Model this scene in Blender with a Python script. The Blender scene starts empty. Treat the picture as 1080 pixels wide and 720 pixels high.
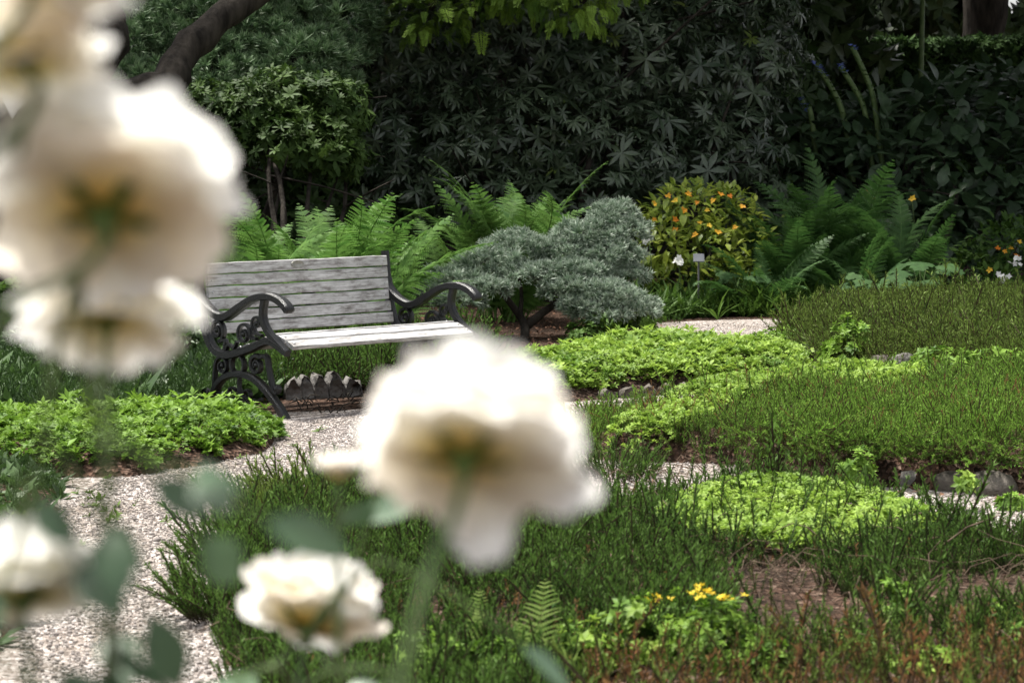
import bpy, math, random
import numpy as np
from mathutils import Vector, Matrix, noise as mnoise

R = math.radians
scene = bpy.context.scene
col = scene.collection

# ------------------------------------------------------------------ camera
CAM_H, PITCH, FPX = 1.4, 0.082, 2550.0
cam = bpy.data.cameras.new('camera')
cam.lens = 85.0
cam.sensor_width = 36.0
cam.sensor_fit = 'HORIZONTAL'
cam.clip_start = 0.05
cam.clip_end = 600
cam.dof.use_dof = True
cam.dof.focus_distance = 12.5
cam.dof.aperture_fstop = 7.5
cam.dof.aperture_blades = 0
cam_ob = bpy.data.objects.new('camera', cam)
col.objects.link(cam_ob)
cam_ob.location = (0, 0, CAM_H)
cam_ob.rotation_euler = (math.pi / 2 - PITCH, 0, 0)
scene.camera = cam_ob

# ------------------------------------------------------------------ sky, sun, exposure
SUN_EL, SUN_AZ = R(70), R(318)      # azimuth clockwise from +Y: the sun stands high to the left, beyond the bench
world = bpy.data.worlds.new('World')
scene.world = world
world.use_nodes = True
wn, wl = world.node_tree.nodes, world.node_tree.links
sky = wn.new('ShaderNodeTexSky')
sky.sky_type = 'NISHITA'
sky.sun_disc = False
sky.sun_elevation = SUN_EL
sky.sun_rotation = SUN_AZ
sky.dust_density = 3.0
hsv = wn.new('ShaderNodeHueSaturation')
hsv.inputs['Saturation'].default_value = 0.18      # a thin white overcast
wl.new(sky.outputs[0], hsv.inputs['Color'])
wl.new(hsv.outputs[0], wn['Background'].inputs[0])
wn['Background'].inputs[1].default_value = 0.105
sun = bpy.data.lights.new('sun', 'SUN')
sun.energy = 3.8
sun.angle = R(6)
sun.color = (1.0, 0.96, 0.88)
sun_ob = bpy.data.objects.new('sun', sun)
col.objects.link(sun_ob)
sdir = Vector((math.sin(SUN_AZ) * math.cos(SUN_EL), math.cos(SUN_AZ) * math.cos(SUN_EL), math.sin(SUN_EL)))
sun_ob.rotation_euler = sdir.to_track_quat('Z', 'Y').to_euler()
sun_ob.location = sdir * 40

scene.view_settings.view_transform = 'Standard'
scene.view_settings.look = 'None'
scene.view_settings.gamma = 1.0
scene.view_settings.exposure = 1.28
scene.cycles.use_denoising = True
scene.cycles.max_bounces = 12
scene.cycles.diffuse_bounces = 6
scene.cycles.glossy_bounces = 2
scene.cycles.transmission_bounces = 8
scene.cycles.transparent_max_bounces = 4
scene.cycles.sample_clamp_indirect = 4.0

# ------------------------------------------------------------------ camera geometry for laying out the garden
_c, _s = math.cos(PITCH), math.sin(PITCH)
FWD = np.array([0, _c, -_s]); UP = np.array([0, _s, _c]); RT = np.array([1.0, 0, 0])
def at(px, py, d):
    """world point seen at photo pixel px,py at depth d metres"""
    return np.array([0, 0, CAM_H]) + d * (FWD + (px - 540) / FPX * RT - (py - 360) / FPX * UP)
def gp(px, py, z=0.0):
    """ground point at photo pixel px,py"""
    v = FWD + (px - 540) / FPX * RT - (py - 360) / FPX * UP
    return np.array([0, 0, CAM_H]) + v * ((z - CAM_H) / v[2])

# ------------------------------------------------------------------ mesh helpers
class G:
    def __init__(s):
        s.V, s.F, s.T, s.A, s.M, s.n = [], [], [], [], [], 0
    def add(s, v, f, t=0.5, a=0.5, m=0):
        v = np.asarray(v, float); f = np.asarray(f, np.int64)
        s.V.append(v); s.F.append(f + s.n); s.n += len(v)
        s.T.append(np.broadcast_to(np.asarray(t, float), (len(v),)))
        s.A.append(np.broadcast_to(np.asarray(a, float), (len(v),)))
        s.M.append(np.full(len(f), m, np.int32))
    def scatter(s, tm, pos, rot, sc, tint, m=0):
        V, F, A = tm
        n = len(pos)
        if n == 0: return
        sc = np.asarray(sc, float)
        if sc.ndim == 0: sc = np.full(n, sc)
        v = np.einsum('nij,kj->nki', rot, V) * sc[:, None, None] + pos[:, None, :]
        f = (F[None] + (np.arange(n) * len(V))[:, None, None]).reshape(-1, 4)
        s.add(v.reshape(-1, 3), f, np.repeat(tint, len(V)), np.tile(A, n), m)
    def build(s, name, mats, parent=None, origin=None, smooth=True):
        if not s.V: return None
        me = bpy.data.meshes.new(name)
        V = np.concatenate(s.V); F = np.concatenate(s.F); M = np.concatenate(s.M)
        if origin is not None: V = V - np.asarray(origin)
        me.vertices.add(len(V)); me.vertices.foreach_set('co', V.astype(np.float32).ravel())
        me.loops.add(F.size); me.loops.foreach_set('vertex_index', F.astype(np.int32).ravel())
        me.polygons.add(len(F))
        me.polygons.foreach_set('loop_start', (np.arange(len(F)) * 4).astype(np.int32))
        me.polygons.foreach_set('loop_total', np.full(len(F), 4, np.int32))
        me.polygons.foreach_set('material_index', M)
        me.polygons.foreach_set('use_smooth', np.full(len(F), smooth))
        for nm, dat in (('tint', s.T), ('along', s.A)):
            at_ = me.attributes.new(nm, 'FLOAT', 'POINT')
            at_.data.foreach_set('value', np.concatenate(dat).astype(np.float32))
        me.update(calc_edges=True)
        if not isinstance(mats, (list, tuple)): mats = [mats]
        for m_ in mats: me.materials.append(m_)
        ob = bpy.data.objects.new(name, me); col.objects.link(ob)
        if parent is not None: ob.parent = parent
        elif origin is not None: ob.location = origin
        return ob

def tag(o, label=None, cat=None, group=None, kind=None):
    if label: o['label'] = label
    if cat: o['category'] = cat
    if group: o['group'] = group
    if kind: o['kind'] = kind
    return o
def thing(name, label, cat, loc, group=None):
    o = bpy.data.objects.new(name, None); col.objects.link(o)
    o.empty_display_size = 0.1
    o.location = loc
    return tag(o, label, cat, group)

def norm(v):
    v = np.asarray(v, float)
    return v / np.maximum(np.linalg.norm(v, axis=-1, keepdims=True), 1e-9)
def basis(d, hint):
    """rotation matrices whose Y column is d and whose Z column leans to hint"""
    y = norm(d); hint = np.broadcast_to(hint, y.shape)
    x = np.cross(y, hint)
    bad = np.linalg.norm(x, axis=-1) < 1e-3
    x[bad] = np.cross(y[bad], np.array([1.0, 0.3, 0.2]))
    x = norm(x); z = np.cross(x, y)
    return np.stack([x, y, z], -1)
def rnd_unit(rng, n):
    return norm(rng.normal(size=(n, 3)))
def up_basis(rng, n, lean):
    """frames standing on the ground: Z column up with a random lean, random turn"""
    z = norm(np.stack([rng.normal(0, lean, n), rng.normal(0, lean, n), np.ones(n)], -1))
    a = rng.uniform(0, 2 * math.pi, n)
    y = np.stack([np.cos(a), np.sin(a), np.zeros(n)], -1)
    x = norm(np.cross(y, z)); y = np.cross(z, x)
    return np.stack([x, y, z], -1)

def tube(g, pts, rad, n=6, t=0.5, m=0, flat=None, caps=True):
    pts = np.asarray(pts, float); k = len(pts)
    rad = np.broadcast_to(np.asarray(rad, float), (k,))
    tg = norm(np.gradient(pts, axis=0))
    ref = np.array([0, 0, 1.0]) if abs(tg[0][2]) < .9 else np.array([1.0, 0, 0])
    x = np.cross(tg[0], ref); x /= np.linalg.norm(x)
    rings = []
    an = np.arange(n) / n * 2 * math.pi
    for i in range(k):
        x = x - tg[i] * (x @ tg[i]); x /= np.linalg.norm(x)
        y = np.cross(tg[i], x)
        rings.append(pts[i] + rad[i] * (np.cos(an)[:, None] * x + np.sin(an)[:, None] * y))
    V = np.concatenate(rings)
    F = []
    for i in range(k - 1):
        for j in range(n):
            a, b = i * n + j, i * n + (j + 1) % n
            F.append((a, b, b + n, a + n))
    if caps:                                      # closed ends: a point pulled in
        for e, base in ((0, 0), (k - 1, (k - 1) * n)):
            V = np.concatenate([V, [pts[e]]]); c = len(V) - 1
            for j in range(0, n - 1, 2):
                q = (base + j, base + j + 1, base + (j + 2) % n, c)
                F.append(q if e else q[::-1])
    g.add(V, F, t, np.repeat(np.linspace(0, 1, k), n).tolist() + ([0, 1] if caps else []), m)

def smooth_path(pts, n=24):
    """Catmull-Rom through pts"""
    P = np.asarray(pts, float); P = np.vstack([2 * P[0] - P[1], P, 2 * P[-1] - P[-2]])
    out = []
    segs = len(P) - 3
    for u in np.linspace(0, segs - 1e-6, n):
        i = int(u); f = u - i
        a, b, c, d = P[i:i + 4]
        out.append(.5 * (2 * b + (c - a) * f + (2 * a - 5 * b + 4 * c - d) * f * f + (3 * b - a - 3 * c + d) * f ** 3))
    return np.array(out)

# ---- leaf templates: along +Y, upper face +Z; (verts, quads, along)
def leaf(L=1.0, W=0.3, n=3, fold=0.25, droop=0.15, peak=0.5, base=0.08):
    V, A, F = [], [], []
    for i in range(n + 1):
        t = i / n
        w = W / 2 * (base + (1 - base) * math.sin(math.pi * t ** (math.log(.5) / math.log(peak)))) if i < n else W * .015
        z = -droop * L * t * t
        V += [(-w, t * L, z + fold * w), (0, t * L, z), (w, t * L, z + fold * w)]
        A += [t] * 3
    for i in range(n):
        a = i * 3
        F += [(a, a + 1, a + 4, a + 3), (a + 1, a + 2, a + 5, a + 4)]
    return np.array(V, float), np.array(F), np.array(A, float)
def needle(L=1.0, W=0.04):
    return (np.array([(0, 0, 0), (W / 2, L * .4, 0), (0, L, 0), (-W / 2, L * .4, 0)], float),
            np.array([(0, 1, 2, 3)]), np.array([0, .5, 1, .5]))
def combine(items):
    """items: (template, rot3x3, scale, pos)"""
    V, F, A, n = [], [], [], 0
    for (v, f, a), r, s, p in items:
        V.append((v @ np.asarray(r).T) * s + np.asarray(p)); F.append(f + n); A.append(a); n += len(v)
    return np.concatenate(V), np.concatenate(F), np.concatenate(A)
def whorl(rng, k, tm, el=(0.0, 0.4), sc=(.8, 1.1), rise=0.0):
    """k leaves spreading round +Z"""
    it = []
    for i in range(k):
        a = 2 * math.pi * (i / k) + rng.uniform(-.25, .25); e = rng.uniform(*el)
        d = np.array([math.cos(a) * math.cos(e), math.sin(a) * math.cos(e), math.sin(e)])
        it.append((tm, basis(d[None], np.array([0, 0, 1.0]))[0], rng.uniform(*sc), (0, 0, rise * i / k)))
    return combine(it)
def sprig(rng, k=26, spread=.55, nl=.13, nw=.035, stem=.012):
    """an upright twig of height 1 clothed in small needle leaves"""
    it = []
    lean = rng.normal(0, .20, 2)
    for i in range(k):
        t = .12 + .86 * (i + rng.uniform(-.3, .3)) / k; a = i * 2.4 + rng.uniform(-.4, .4)
        e = rng.uniform(.5, 1.1) + .3 * t
        d = np.array([math.cos(a) * math.cos(e), math.sin(a) * math.cos(e), math.sin(e)])
        p = (lean[0] * t * t, lean[1] * t * t, t)
        tm = needle(nl * rng.uniform(.7, 1.2), nw)
        v, f, _ = tm
        it.append(((v, f, np.full(4, t)), basis(d[None], rnd_unit(rng, 1))[0], 1.0, p))
    for ax in ((stem, 0), (0, stem)):
        V = []
        for t in (0, .5, 1):
            V += [(lean[0] * t * t - ax[0], lean[1] * t * t - ax[1], t), (lean[0] * t * t + ax[0], lean[1] * t * t + ax[1], t)]
        it.append(((np.array(V), np.array([(0, 1, 3, 2), (2, 3, 5, 4)]), np.array([-.5, -.5, -.3, -.3, .3, .3])), np.eye(3), 1, (0, 0, 0)))
    return combine(it)
def bush_sprig(rng, k=5, sub=14, **kw):
    """a sprig that forks"""
    it = []
    for i in range(k):
        a = rng.uniform(0, 6.28); e = rng.uniform(.75, 1.45)
        d = np.array([[math.cos(a) * math.cos(e), math.sin(a) * math.cos(e), math.sin(e)]])
        b = basis(d, rnd_unit(rng, 1))[0]
        it.append((sprig(rng, sub, **kw), b[:, [0, 2, 1]] * np.array([1, -1, 1]), rng.uniform(.6, 1), (rng.normal(0, .06), rng.normal(0, .06), 0)))
    return combine(it)
def tuft(rng, k=14, L=1.0, W=.05, cone=(.1, 1.0)):
    it = []
    for i in range(k):
        a = rng.uniform(0, 6.28); e = math.pi / 2 - rng.uniform(*cone)
        d = np.array([[math.cos(a) * math.cos(e), math.sin(a) * math.cos(e), math.sin(e)]])
        it.append((needle(L * rng.uniform(.7, 1.1), W), basis(d, rnd_unit(rng, 1))[0], 1, (0, 0, 0)))
    return combine(it)
def spray(rng, n=9, L=1.0):
    """flat feathery conifer spray"""
    it = [(needle(L, .05), np.eye(3), 1, (0, 0, 0))]
    for i in range(n):
        t = .1 + .85 * i / n
        for sgn in (-1, 1):
            d = norm(np.array([[sgn * .75, .75, rng.normal(0, .15)]]))
            l2 = L * .42 * (1 - t * .75)
            b = basis(d, np.array([0, 0, 1.0]))[0]
            it.append((needle(l2, .045 * L), b, 1, (0, t * L, -.12 * t * t)))
            for j in (.35, .65):
                for s2 in (-1, 1):
                    d2 = norm(d + s2 * .7 * norm(np.cross(d, [0, 0, 1.0])))
                    it.append((needle(l2 * .45, .04 * L), basis(d2, np.array([0, 0, 1.0]))[0], 1, np.array([0, t * L, -.12 * t * t]) + d[0] * l2 * j))
    return combine(it)
def rock(rng, sx, sy, sz, n=10, rough=.22):
    V, F = [], []
    off = Vector(rng.uniform(-50, 50, 3))
    m = n // 2 + 1
    for i in range(m + 1):
        th = math.pi * i / m
        for j in range(n):
            ph = 2 * math.pi * j / n
            d = Vector((math.sin(th) * math.cos(ph), math.sin(th) * math.sin(ph), math.cos(th)))
            if i in (0, m): d = Vector((0, 0, 1 if i == 0 else -1))
            r = 1 + rough * mnoise.noise(d * 1.3 + off) + rough * .5 * mnoise.noise(d * 3.1 + off)
            q = max(abs(d.x), abs(d.y), abs(d.z)) ** -.35
            V.append((d.x * r * q * sx, d.y * r * q * sy, d.z * r * q * sz))
    for i in range(m):
        for j in range(n):
            a, b = i * n + j, i * n + (j + 1) % n
            F.append((a, a + n, b + n, b))
    return np.array(V), np.array(F), np.full(len(V), .5)

# ---- points on a lumpy crown built of ellipsoids
def crown(rng, blobs, n, depth=.35, bottom=-.5):
    """blobs: (cx,cy,cz,rx,ry,rz); returns positions and outward normals"""
    B = np.array(blobs, float)
    area = (B[:, 3] * B[:, 4] + B[:, 3] * B[:, 5] + B[:, 4] * B[:, 5])
    k = rng.choice(len(B), int(n * 1.8), p=area / area.sum())
    d = rnd_unit(rng, len(k))
    r = 1 - depth * rng.uniform(0, 1, len(k)) ** 1.6
    r *= 1 + .10 * np.sin(d[:, 0] * 5 + k) * np.sin(d[:, 1] * 4 + 2 * k) + .08 * np.sin(d[:, 2] * 7 + k * 3)
    P = B[k, :3] + d * r[:, None] * B[k, 3:]
    N = norm(d / B[k, 3:])
    keep = d[:, 2] > bottom
    for i in range(len(B)):
        q = np.linalg.norm((P - B[i, :3]) / B[i, 3:], axis=1)
        keep &= (q > .62) | (k == i)
    keep &= P[:, 2] > .03
    P, N = P[keep][:n], N[keep][:n]
    return P, N

# ---- ground polygons
def poly_ground(px):
    return np.array([gp(x, y)[:2] for x, y in px])
def inside(P, poly):
    x, y = P[:, 0], P[:, 1]; r = np.zeros(len(P), bool); j = len(poly) - 1
    for i in range(len(poly)):
        xi, yi = poly[i]; xj, yj = poly[j]
        c = ((yi > y) != (yj > y)) & (x < (xj - xi) * (y - yi) / (yj - yi + 1e-12) + xi)
        r ^= c; j = i
    return r
def edge_dist(P, poly):
    d = np.full(len(P), 1e9)
    for i in range(len(poly)):
        a, b = poly[i - 1], poly[i]; ab = b - a
        t = np.clip(((P - a) @ ab) / (ab @ ab + 1e-12), 0, 1)
        d = np.minimum(d, np.linalg.norm(P - (a + t[:, None] * ab), axis=1))
    return d
def round_poly(poly, n=120):
    P = smooth_path(np.vstack([poly, poly[:1]]), n)
    return P[:-1] if np.allclose(P[0], P[-1], atol=1e-2) else P
def sample_poly(rng, poly, dens):
    lo, hi = poly.min(0), poly.max(0)
    n = int(dens * np.prod(hi - lo))
    P = rng.uniform(lo, hi, (n, 2))
    return P[inside(P, poly)]
def wob(P, f=1.0, seed=0):
    return (np.sin(P[:, 0] * 2.3 * f + seed) * np.sin(P[:, 1] * 1.7 * f + seed * 1.7) + .6 * np.sin(P[:, 0] * 5.1 * f + P[:, 1] * 3.9 * f + seed * .7) +
            .4 * np.sin(P[:, 0] * 9.3 * f - P[:, 1] * 11.7 * f + seed * 2.1)) / 2
class Bed:
    """a mounded piece of planted soil"""
    def __init__(s, px, h, edge=.35, seed=0, world=False, taper=None):
        s.poly = round_poly(np.array(px, float) if world else poly_ground(px)); s.h, s.edge, s.seed, s.taper = h, edge, seed, taper
    def z(s, P):
        d = edge_dist(P, s.poly) / s.edge
        t = np.clip(d, 0, 1); t = np.where(inside(P, s.poly), t * (2 - t), 0)
        if s.taper: t = t * (.4 + .6 * np.clip((P[:, 0] - s.taper[0]) / (s.taper[1] - s.taper[0]), 0, 1))
        return s.h * t * (1 + .30 * wob(P, 1.0, s.seed))
    def pts(s, rng, dens, lift=0.0):
        P = sample_poly(rng, s.poly, dens)
        return np.column_stack([P, s.z(P) + lift])
    def soil(s, name, mat, step=.09, z0=.012):
        lo, hi = s.poly.min(0) - step, s.poly.max(0) + step
        nx, ny = int((hi[0] - lo[0]) / step) + 2, int((hi[1] - lo[1]) / step) + 2
        X, Y = np.meshgrid(lo[0] + np.arange(nx) * step, lo[1] + np.arange(ny) * step)
        P = np.column_stack([X.ravel(), Y.ravel()])
        ins = inside(P, s.poly)
        Z = np.where(ins, s.z(P) + z0 + .012 * wob(P, 4, 3), -.06)
        I = np.arange(nx * ny).reshape(ny, nx)
        F = np.stack([I[:-1, :-1], I[:-1, 1:], I[1:, 1:], I[1:, :-1]], -1).reshape(-1, 4)
        F = F[ins[F].any(1)]
        g = G(); g.add(np.column_stack([P, Z]), F)
        o = g.build(name, mat); o['kind'] = 'structure'
        return o

# ------------------------------------------------------------------ materials
def nodes(name):
    m = bpy.data.materials.new(name); m.use_nodes = True
    nt = m.node_tree; b = nt.nodes['Principled BSDF']
    return m, nt.nodes, nt.links, b
def ramp(N, L, src, stops, interp='LINEAR'):
    r = N.new('ShaderNodeValToRGB'); r.color_ramp.interpolation = interp
    e = r.color_ramp.elements
    while len(e) < len(stops): e.new(.5)
    for i, (p, c) in enumerate(stops):
        e[i].position = p; e[i].color = (*c, 1)
    L.new(src, r.inputs[0]); return r
def leaf_mat(name, dark, light, tip=None, stem=None, rough=.5, transl=.25, spec=.4, var=.6):
    m, N, L, b = nodes(name)
    a = N.new('ShaderNodeAttribute'); a.attribute_name = 'tint'
    r = ramp(N, L, a.outputs['Fac'], [(0, dark), (1, light)])
    c = r.outputs[0]
    al = N.new('ShaderNodeAttribute'); al.attribute_name = 'along'
    if tip is not None:
        mr = N.new('ShaderNodeMapRange'); mr.inputs[1].default_value = .55; mr.inputs[2].default_value = 1
        L.new(al.outputs['Fac'], mr.inputs[0])
        mx = N.new('ShaderNodeMixRGB'); L.new(mr.outputs[0], mx.inputs[0]); L.new(c, mx.inputs[1]); mx.inputs[2].default_value = (*tip, 1); c = mx.outputs[0]
    if stem is not None:
        mr = N.new('ShaderNodeMapRange'); mr.inputs[1].default_value = .38; mr.inputs[2].default_value = .12
        L.new(al.outputs['Fac'], mr.inputs[0])
        mx = N.new('ShaderNodeMixRGB'); L.new(mr.outputs[0], mx.inputs[0]); L.new(c, mx.inputs[1]); mx.inputs[2].default_value = (*stem, 1); c = mx.outputs[0]
    tc = N.new('ShaderNodeTexCoord')
    nz = N.new('ShaderNodeTexNoise'); nz.inputs['Scale'].default_value = 26; nz.inputs['Detail'].default_value = 2
    L.new(tc.outputs['Object'], nz.inputs['Vector'])
    mv = N.new('ShaderNodeMapRange'); mv.inputs[1].default_value = .3; mv.inputs[2].default_value = .7
    mv.inputs[3].default_value = 1 - var * .5; mv.inputs[4].default_value = 1 + var * .4
    L.new(nz.outputs[0], mv.inputs[0])
    mm = N.new('ShaderNodeVectorMath'); mm.operation = 'SCALE'; L.new(c, mm.inputs[0]); L.new(mv.outputs[0], mm.inputs['Scale']); c = mm.outputs[0]
    L.new(c, b.inputs['Base Color'])
    b.inputs['Roughness'].default_value = rough
    b.inputs['Specular IOR Level'].default_value = spec
    if transl > 0:
        t = N.new('ShaderNodeBsdfTranslucent'); L.new(c, t.inputs[0])
        ms = N.new('ShaderNodeMixShader'); ms.inputs[0].default_value = transl
        L.new(b.outputs[0], ms.inputs[1]); L.new(t.outputs[0], ms.inputs[2])
        L.new(ms.outputs[0], N['Material Output'].inputs[0])
    return m
def plain_mat(name, c1, c2, scale=8, rough=.7, bump=.3, bscale=40, spec=.3, stretch=(1, 1, 1), metallic=0):
    m, N, L, b = nodes(name)
    tc = N.new('ShaderNodeTexCoord'); mp = N.new('ShaderNodeMapping'); mp.inputs['Scale'].default_value = stretch
    L.new(tc.outputs['Object'], mp.inputs[0])
    nz = N.new('ShaderNodeTexNoise'); nz.inputs['Scale'].default_value = scale; nz.inputs['Detail'].default_value = 6
    L.new(mp.outputs[0], nz.inputs['Vector'])
    r = ramp(N, L, nz.outputs[0], [(.32, c1), (.68, c2)])
    L.new(r.outputs[0], b.inputs['Base Color'])
    b.inputs['Roughness'].default_value = rough; b.inputs['Specular IOR Level'].default_value = spec; b.inputs['Metallic'].default_value = metallic
    if bump:
        n2 = N.new('ShaderNodeTexNoise'); n2.inputs['Scale'].default_value = bscale; n2.inputs['Detail'].default_value = 5
        L.new(mp.outputs[0], n2.inputs['Vector'])
        bp = N.new('ShaderNodeBump'); bp.inputs['Strength'].default_value = bump; bp.inputs['Distance'].default_value = .02
        L.new(n2.outputs[0], bp.inputs['Height']); L.new(bp.outputs[0], b.inputs['Normal'])
    return m

M = {}
M['bark'] = plain_mat('bark', (.012, .010, .008), (.05, .042, .034), 14, .9, .9, 30, .15, (1, 1, .25))
M['twig'] = plain_mat('dry_twig', (.04, .028, .02), (.17, .125, .09), 30, .9, .3, 80, .1)
M['green_stem'] = plain_mat('green_stem', (.06, .11, .03), (.12, .17, .06), 20, .5, .1, 60)
M['iron'] = plain_mat('black_iron', (.003, .0034, .004), (.009, .0095, .010), 40, .28, .3, 160, .45)
M['stone'] = plain_mat('edging_stone', (.07, .062, .054), (.24, .23, .22), 9, .9, .8, 45, .2)
M['dark_stone'] = plain_mat('dark_brown_stone', (.05, .045, .035), (.17, .15, .13), 8, .9, .8, 40, .2)  # darker and browner than the edging stone
M['steel'] = plain_mat('bolt_steel', (.35, .35, .35), (.55, .55, .55), 30, .35, .1, 90, .5, metallic=.8)
M['sign_grey'] = plain_mat('sign_grey', (.15, .16, .18), (.20, .21, .23), 10, .5, .05, 50)
M['sign_green'] = plain_mat('sign_green', (.055, .095, .022), (.07, .12, .03), 10, .4, .05, 50)
M['post_dark'] = plain_mat('post_dark', (.06, .06, .06), (.10, .10, .10), 20, .6, .1, 60)
M['mark_pale'] = plain_mat('sign_mark', (.45, .48, .42), (.55, .58, .5), 10, .6, 0)
M['white_petal'] = leaf_mat('white_flower', (.75, .75, .72), (.85, .85, .84), rough=.6, transl=.3, spec=.2, var=.1)
M['orange_petal'] = leaf_mat('orange_flower', (.62, .18, .015), (.80, .55, .05), rough=.6, transl=.3, spec=.2, var=.2)
M['yellow_petal'] = leaf_mat('yellow_flower', (.62, .42, .02), (.75, .62, .06), rough=.6, transl=.3, spec=.2, var=.2)
M['blue_petal'] = leaf_mat('blue_flower', (.16, .22, .75), (.40, .50, .90), rough=.6, transl=.2, spec=.2, var=.3)

# soil with bark mulch
m, N, L, b = nodes('mulch_soil')
tc = N.new('ShaderNodeTexCoord')
vo = N.new('ShaderNodeTexVoronoi'); vo.inputs['Scale'].default_value = 55; L.new(tc.outputs['Object'], vo.inputs['Vector'])
sep = N.new('ShaderNodeSeparateColor'); L.new(vo.outputs['Color'], sep.inputs[0])
r1 = ramp(N, L, sep.outputs[0], [(0, (.020, .014, .010)), (.5, (.055, .036, .026)), (.85, (.12, .075, .055)), (1, (.2, .15, .12))])
nz = N.new('ShaderNodeTexNoise'); nz.inputs['Scale'].default_value = 2.2; nz.inputs['Detail'].default_value = 6; L.new(tc.outputs['Object'], nz.inputs['Vector'])
r2 = ramp(N, L, nz.outputs[0], [(.3, (.5, .5, .5)), (.7, (1.1, 1.0, .95))])
mx = N.new('ShaderNodeMixRGB'); mx.blend_type = 'MULTIPLY'; mx.inputs[0].default_value = 1
L.new(r1.outputs[0], mx.inputs[1]); L.new(r2.outputs[0], mx.inputs[2]); L.new(mx.outputs[0], b.inputs['Base Color'])
b.inputs['Roughness'].default_value = .95; b.inputs['Specular IOR Level'].default_value = .1
bp = N.new('ShaderNodeBump'); bp.inputs['Strength'].default_value = .9; bp.inputs['Distance'].default_value = .02
L.new(vo.outputs['Distance'], bp.inputs['Height']); L.new(bp.outputs[0], b.inputs['Normal'])
M['soil'] = m

# pale crushed stone
m, N, L, b = nodes('gravel')
tc = N.new('ShaderNodeTexCoord')
vo = N.new('ShaderNodeTexVoronoi'); vo.inputs['Scale'].default_value = 85; L.new(tc.outputs['Object'], vo.inputs['Vector'])
sep = N.new('ShaderNodeSeparateColor'); L.new(vo.outputs['Color'], sep.inputs[0])
r1 = ramp(N, L, sep.outputs[0], [(0, (.10, .085, .075)), (.25, (.21, .175, .155)), (.55, (.34, .295, .275)), (.85, (.47, .43, .41)), (1, (.66, .63, .61))])
nz = N.new('ShaderNodeTexNoise'); nz.inputs['Scale'].default_value = 1.6; nz.inputs['Detail'].default_value = 8; nz.inputs['Roughness'].default_value = .65
L.new(tc.outputs['Object'], nz.inputs['Vector'])
r2 = ramp(N, L, nz.outputs[0], [(.32, (.52, .47, .40)), (.46, (.86, .84, .80)), (.58, (1, 1, 1)), (.75, (1.05, 1.04, 1.04))])
mx = N.new('ShaderNodeMixRGB'); mx.blend_type = 'MULTIPLY'; mx.inputs[0].default_value = .9
L.new(r1.outputs[0], mx.inputs[1]); L.new(r2.outputs[0], mx.inputs[2]); L.new(mx.outputs[0], b.inputs['Base Color'])
b.inputs['Roughness'].default_value = .9; b.inputs['Specular IOR Level'].default_value = .2
bp = N.new('ShaderNodeBump'); bp.inputs['Strength'].default_value = .8; bp.inputs['Distance'].default_value = .012; bp.invert = True
L.new(vo.outputs['Distance'], bp.inputs['Height']); L.new(bp.outputs[0], b.inputs['Normal'])
M['gravel'] = m
M['pebble'] = leaf_mat('pebble', (.14, .118, .103), (.40, .36, .34), rough=.85, transl=0, spec=.25, var=.3)

# weathered grey slats
m, N, L, b = nodes('weathered_wood')
tc = N.new('ShaderNodeTexCoord'); oi = N.new('ShaderNodeObjectInfo')
mul = N.new('ShaderNodeVectorMath'); mul.operation = 'SCALE'; L.new(oi.outputs['Location'], mul.inputs[0]); mul.inputs['Scale'].default_value = 7.7
add = N.new('ShaderNodeVectorMath'); add.operation = 'ADD'; L.new(tc.outputs['Object'], add.inputs[0]); L.new(mul.outputs[0], add.inputs[1])
mp = N.new('ShaderNodeMapping'); mp.inputs['Scale'].default_value = (1.3, 22, 22); L.new(add.outputs[0], mp.inputs[0])
g1 = N.new('ShaderNodeTexNoise'); g1.inputs['Scale'].default_value = 4; g1.inputs['Detail'].default_value = 8; g1.inputs['Roughness'].default_value = .7; L.new(mp.outputs[0], g1.inputs['Vector'])
mp2 = N.new('ShaderNodeMapping'); mp2.inputs['Scale'].default_value = (5, 16, 16); L.new(add.outputs[0], mp2.inputs[0])
g2 = N.new('ShaderNodeTexNoise'); g2.inputs['Scale'].default_value = 1.7; g2.inputs['Detail'].default_value = 9; g2.inputs['Roughness'].default_value = .72; L.new(mp2.outputs[0], g2.inputs['Vector'])
r1 = ramp(N, L, g1.outputs[0], [(.30, (.24, .23, .225)), (.5, (.46, .455, .45)), (.72, (.64, .635, .63))])
r2 = ramp(N, L, g2.outputs[0], [(.28, (.22, .20, .18)), (.42, (.62, .60, .59)), (.52, (.95, .95, .95)), (.72, (1.22, 1.22, 1.24))])
mx = N.new('ShaderNodeMixRGB'); mx.blend_type = 'MULTIPLY'; mx.inputs[0].default_value = 1
L.new(r1.outputs[0], mx.inputs[1]); L.new(r2.outputs[0], mx.inputs[2]); L.new(mx.outputs[0], b.inputs['Base Color'])
b.inputs['Roughness'].default_value = .75; b.inputs['Specular IOR Level'].default_value = .3
bp = N.new('ShaderNodeBump'); bp.inputs['Strength'].default_value = .35; bp.inputs['Distance'].default_value = .004
L.new(g1.outputs[0], bp.inputs['Height']); L.new(bp.outputs[0], b.inputs['Normal'])
M['wood'] = m
M['plaque'] = plain_mat('plaque', (.22, .21, .18), (.34, .33, .30), 30, .4, .2, 120, .5, metallic=.5)

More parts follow.
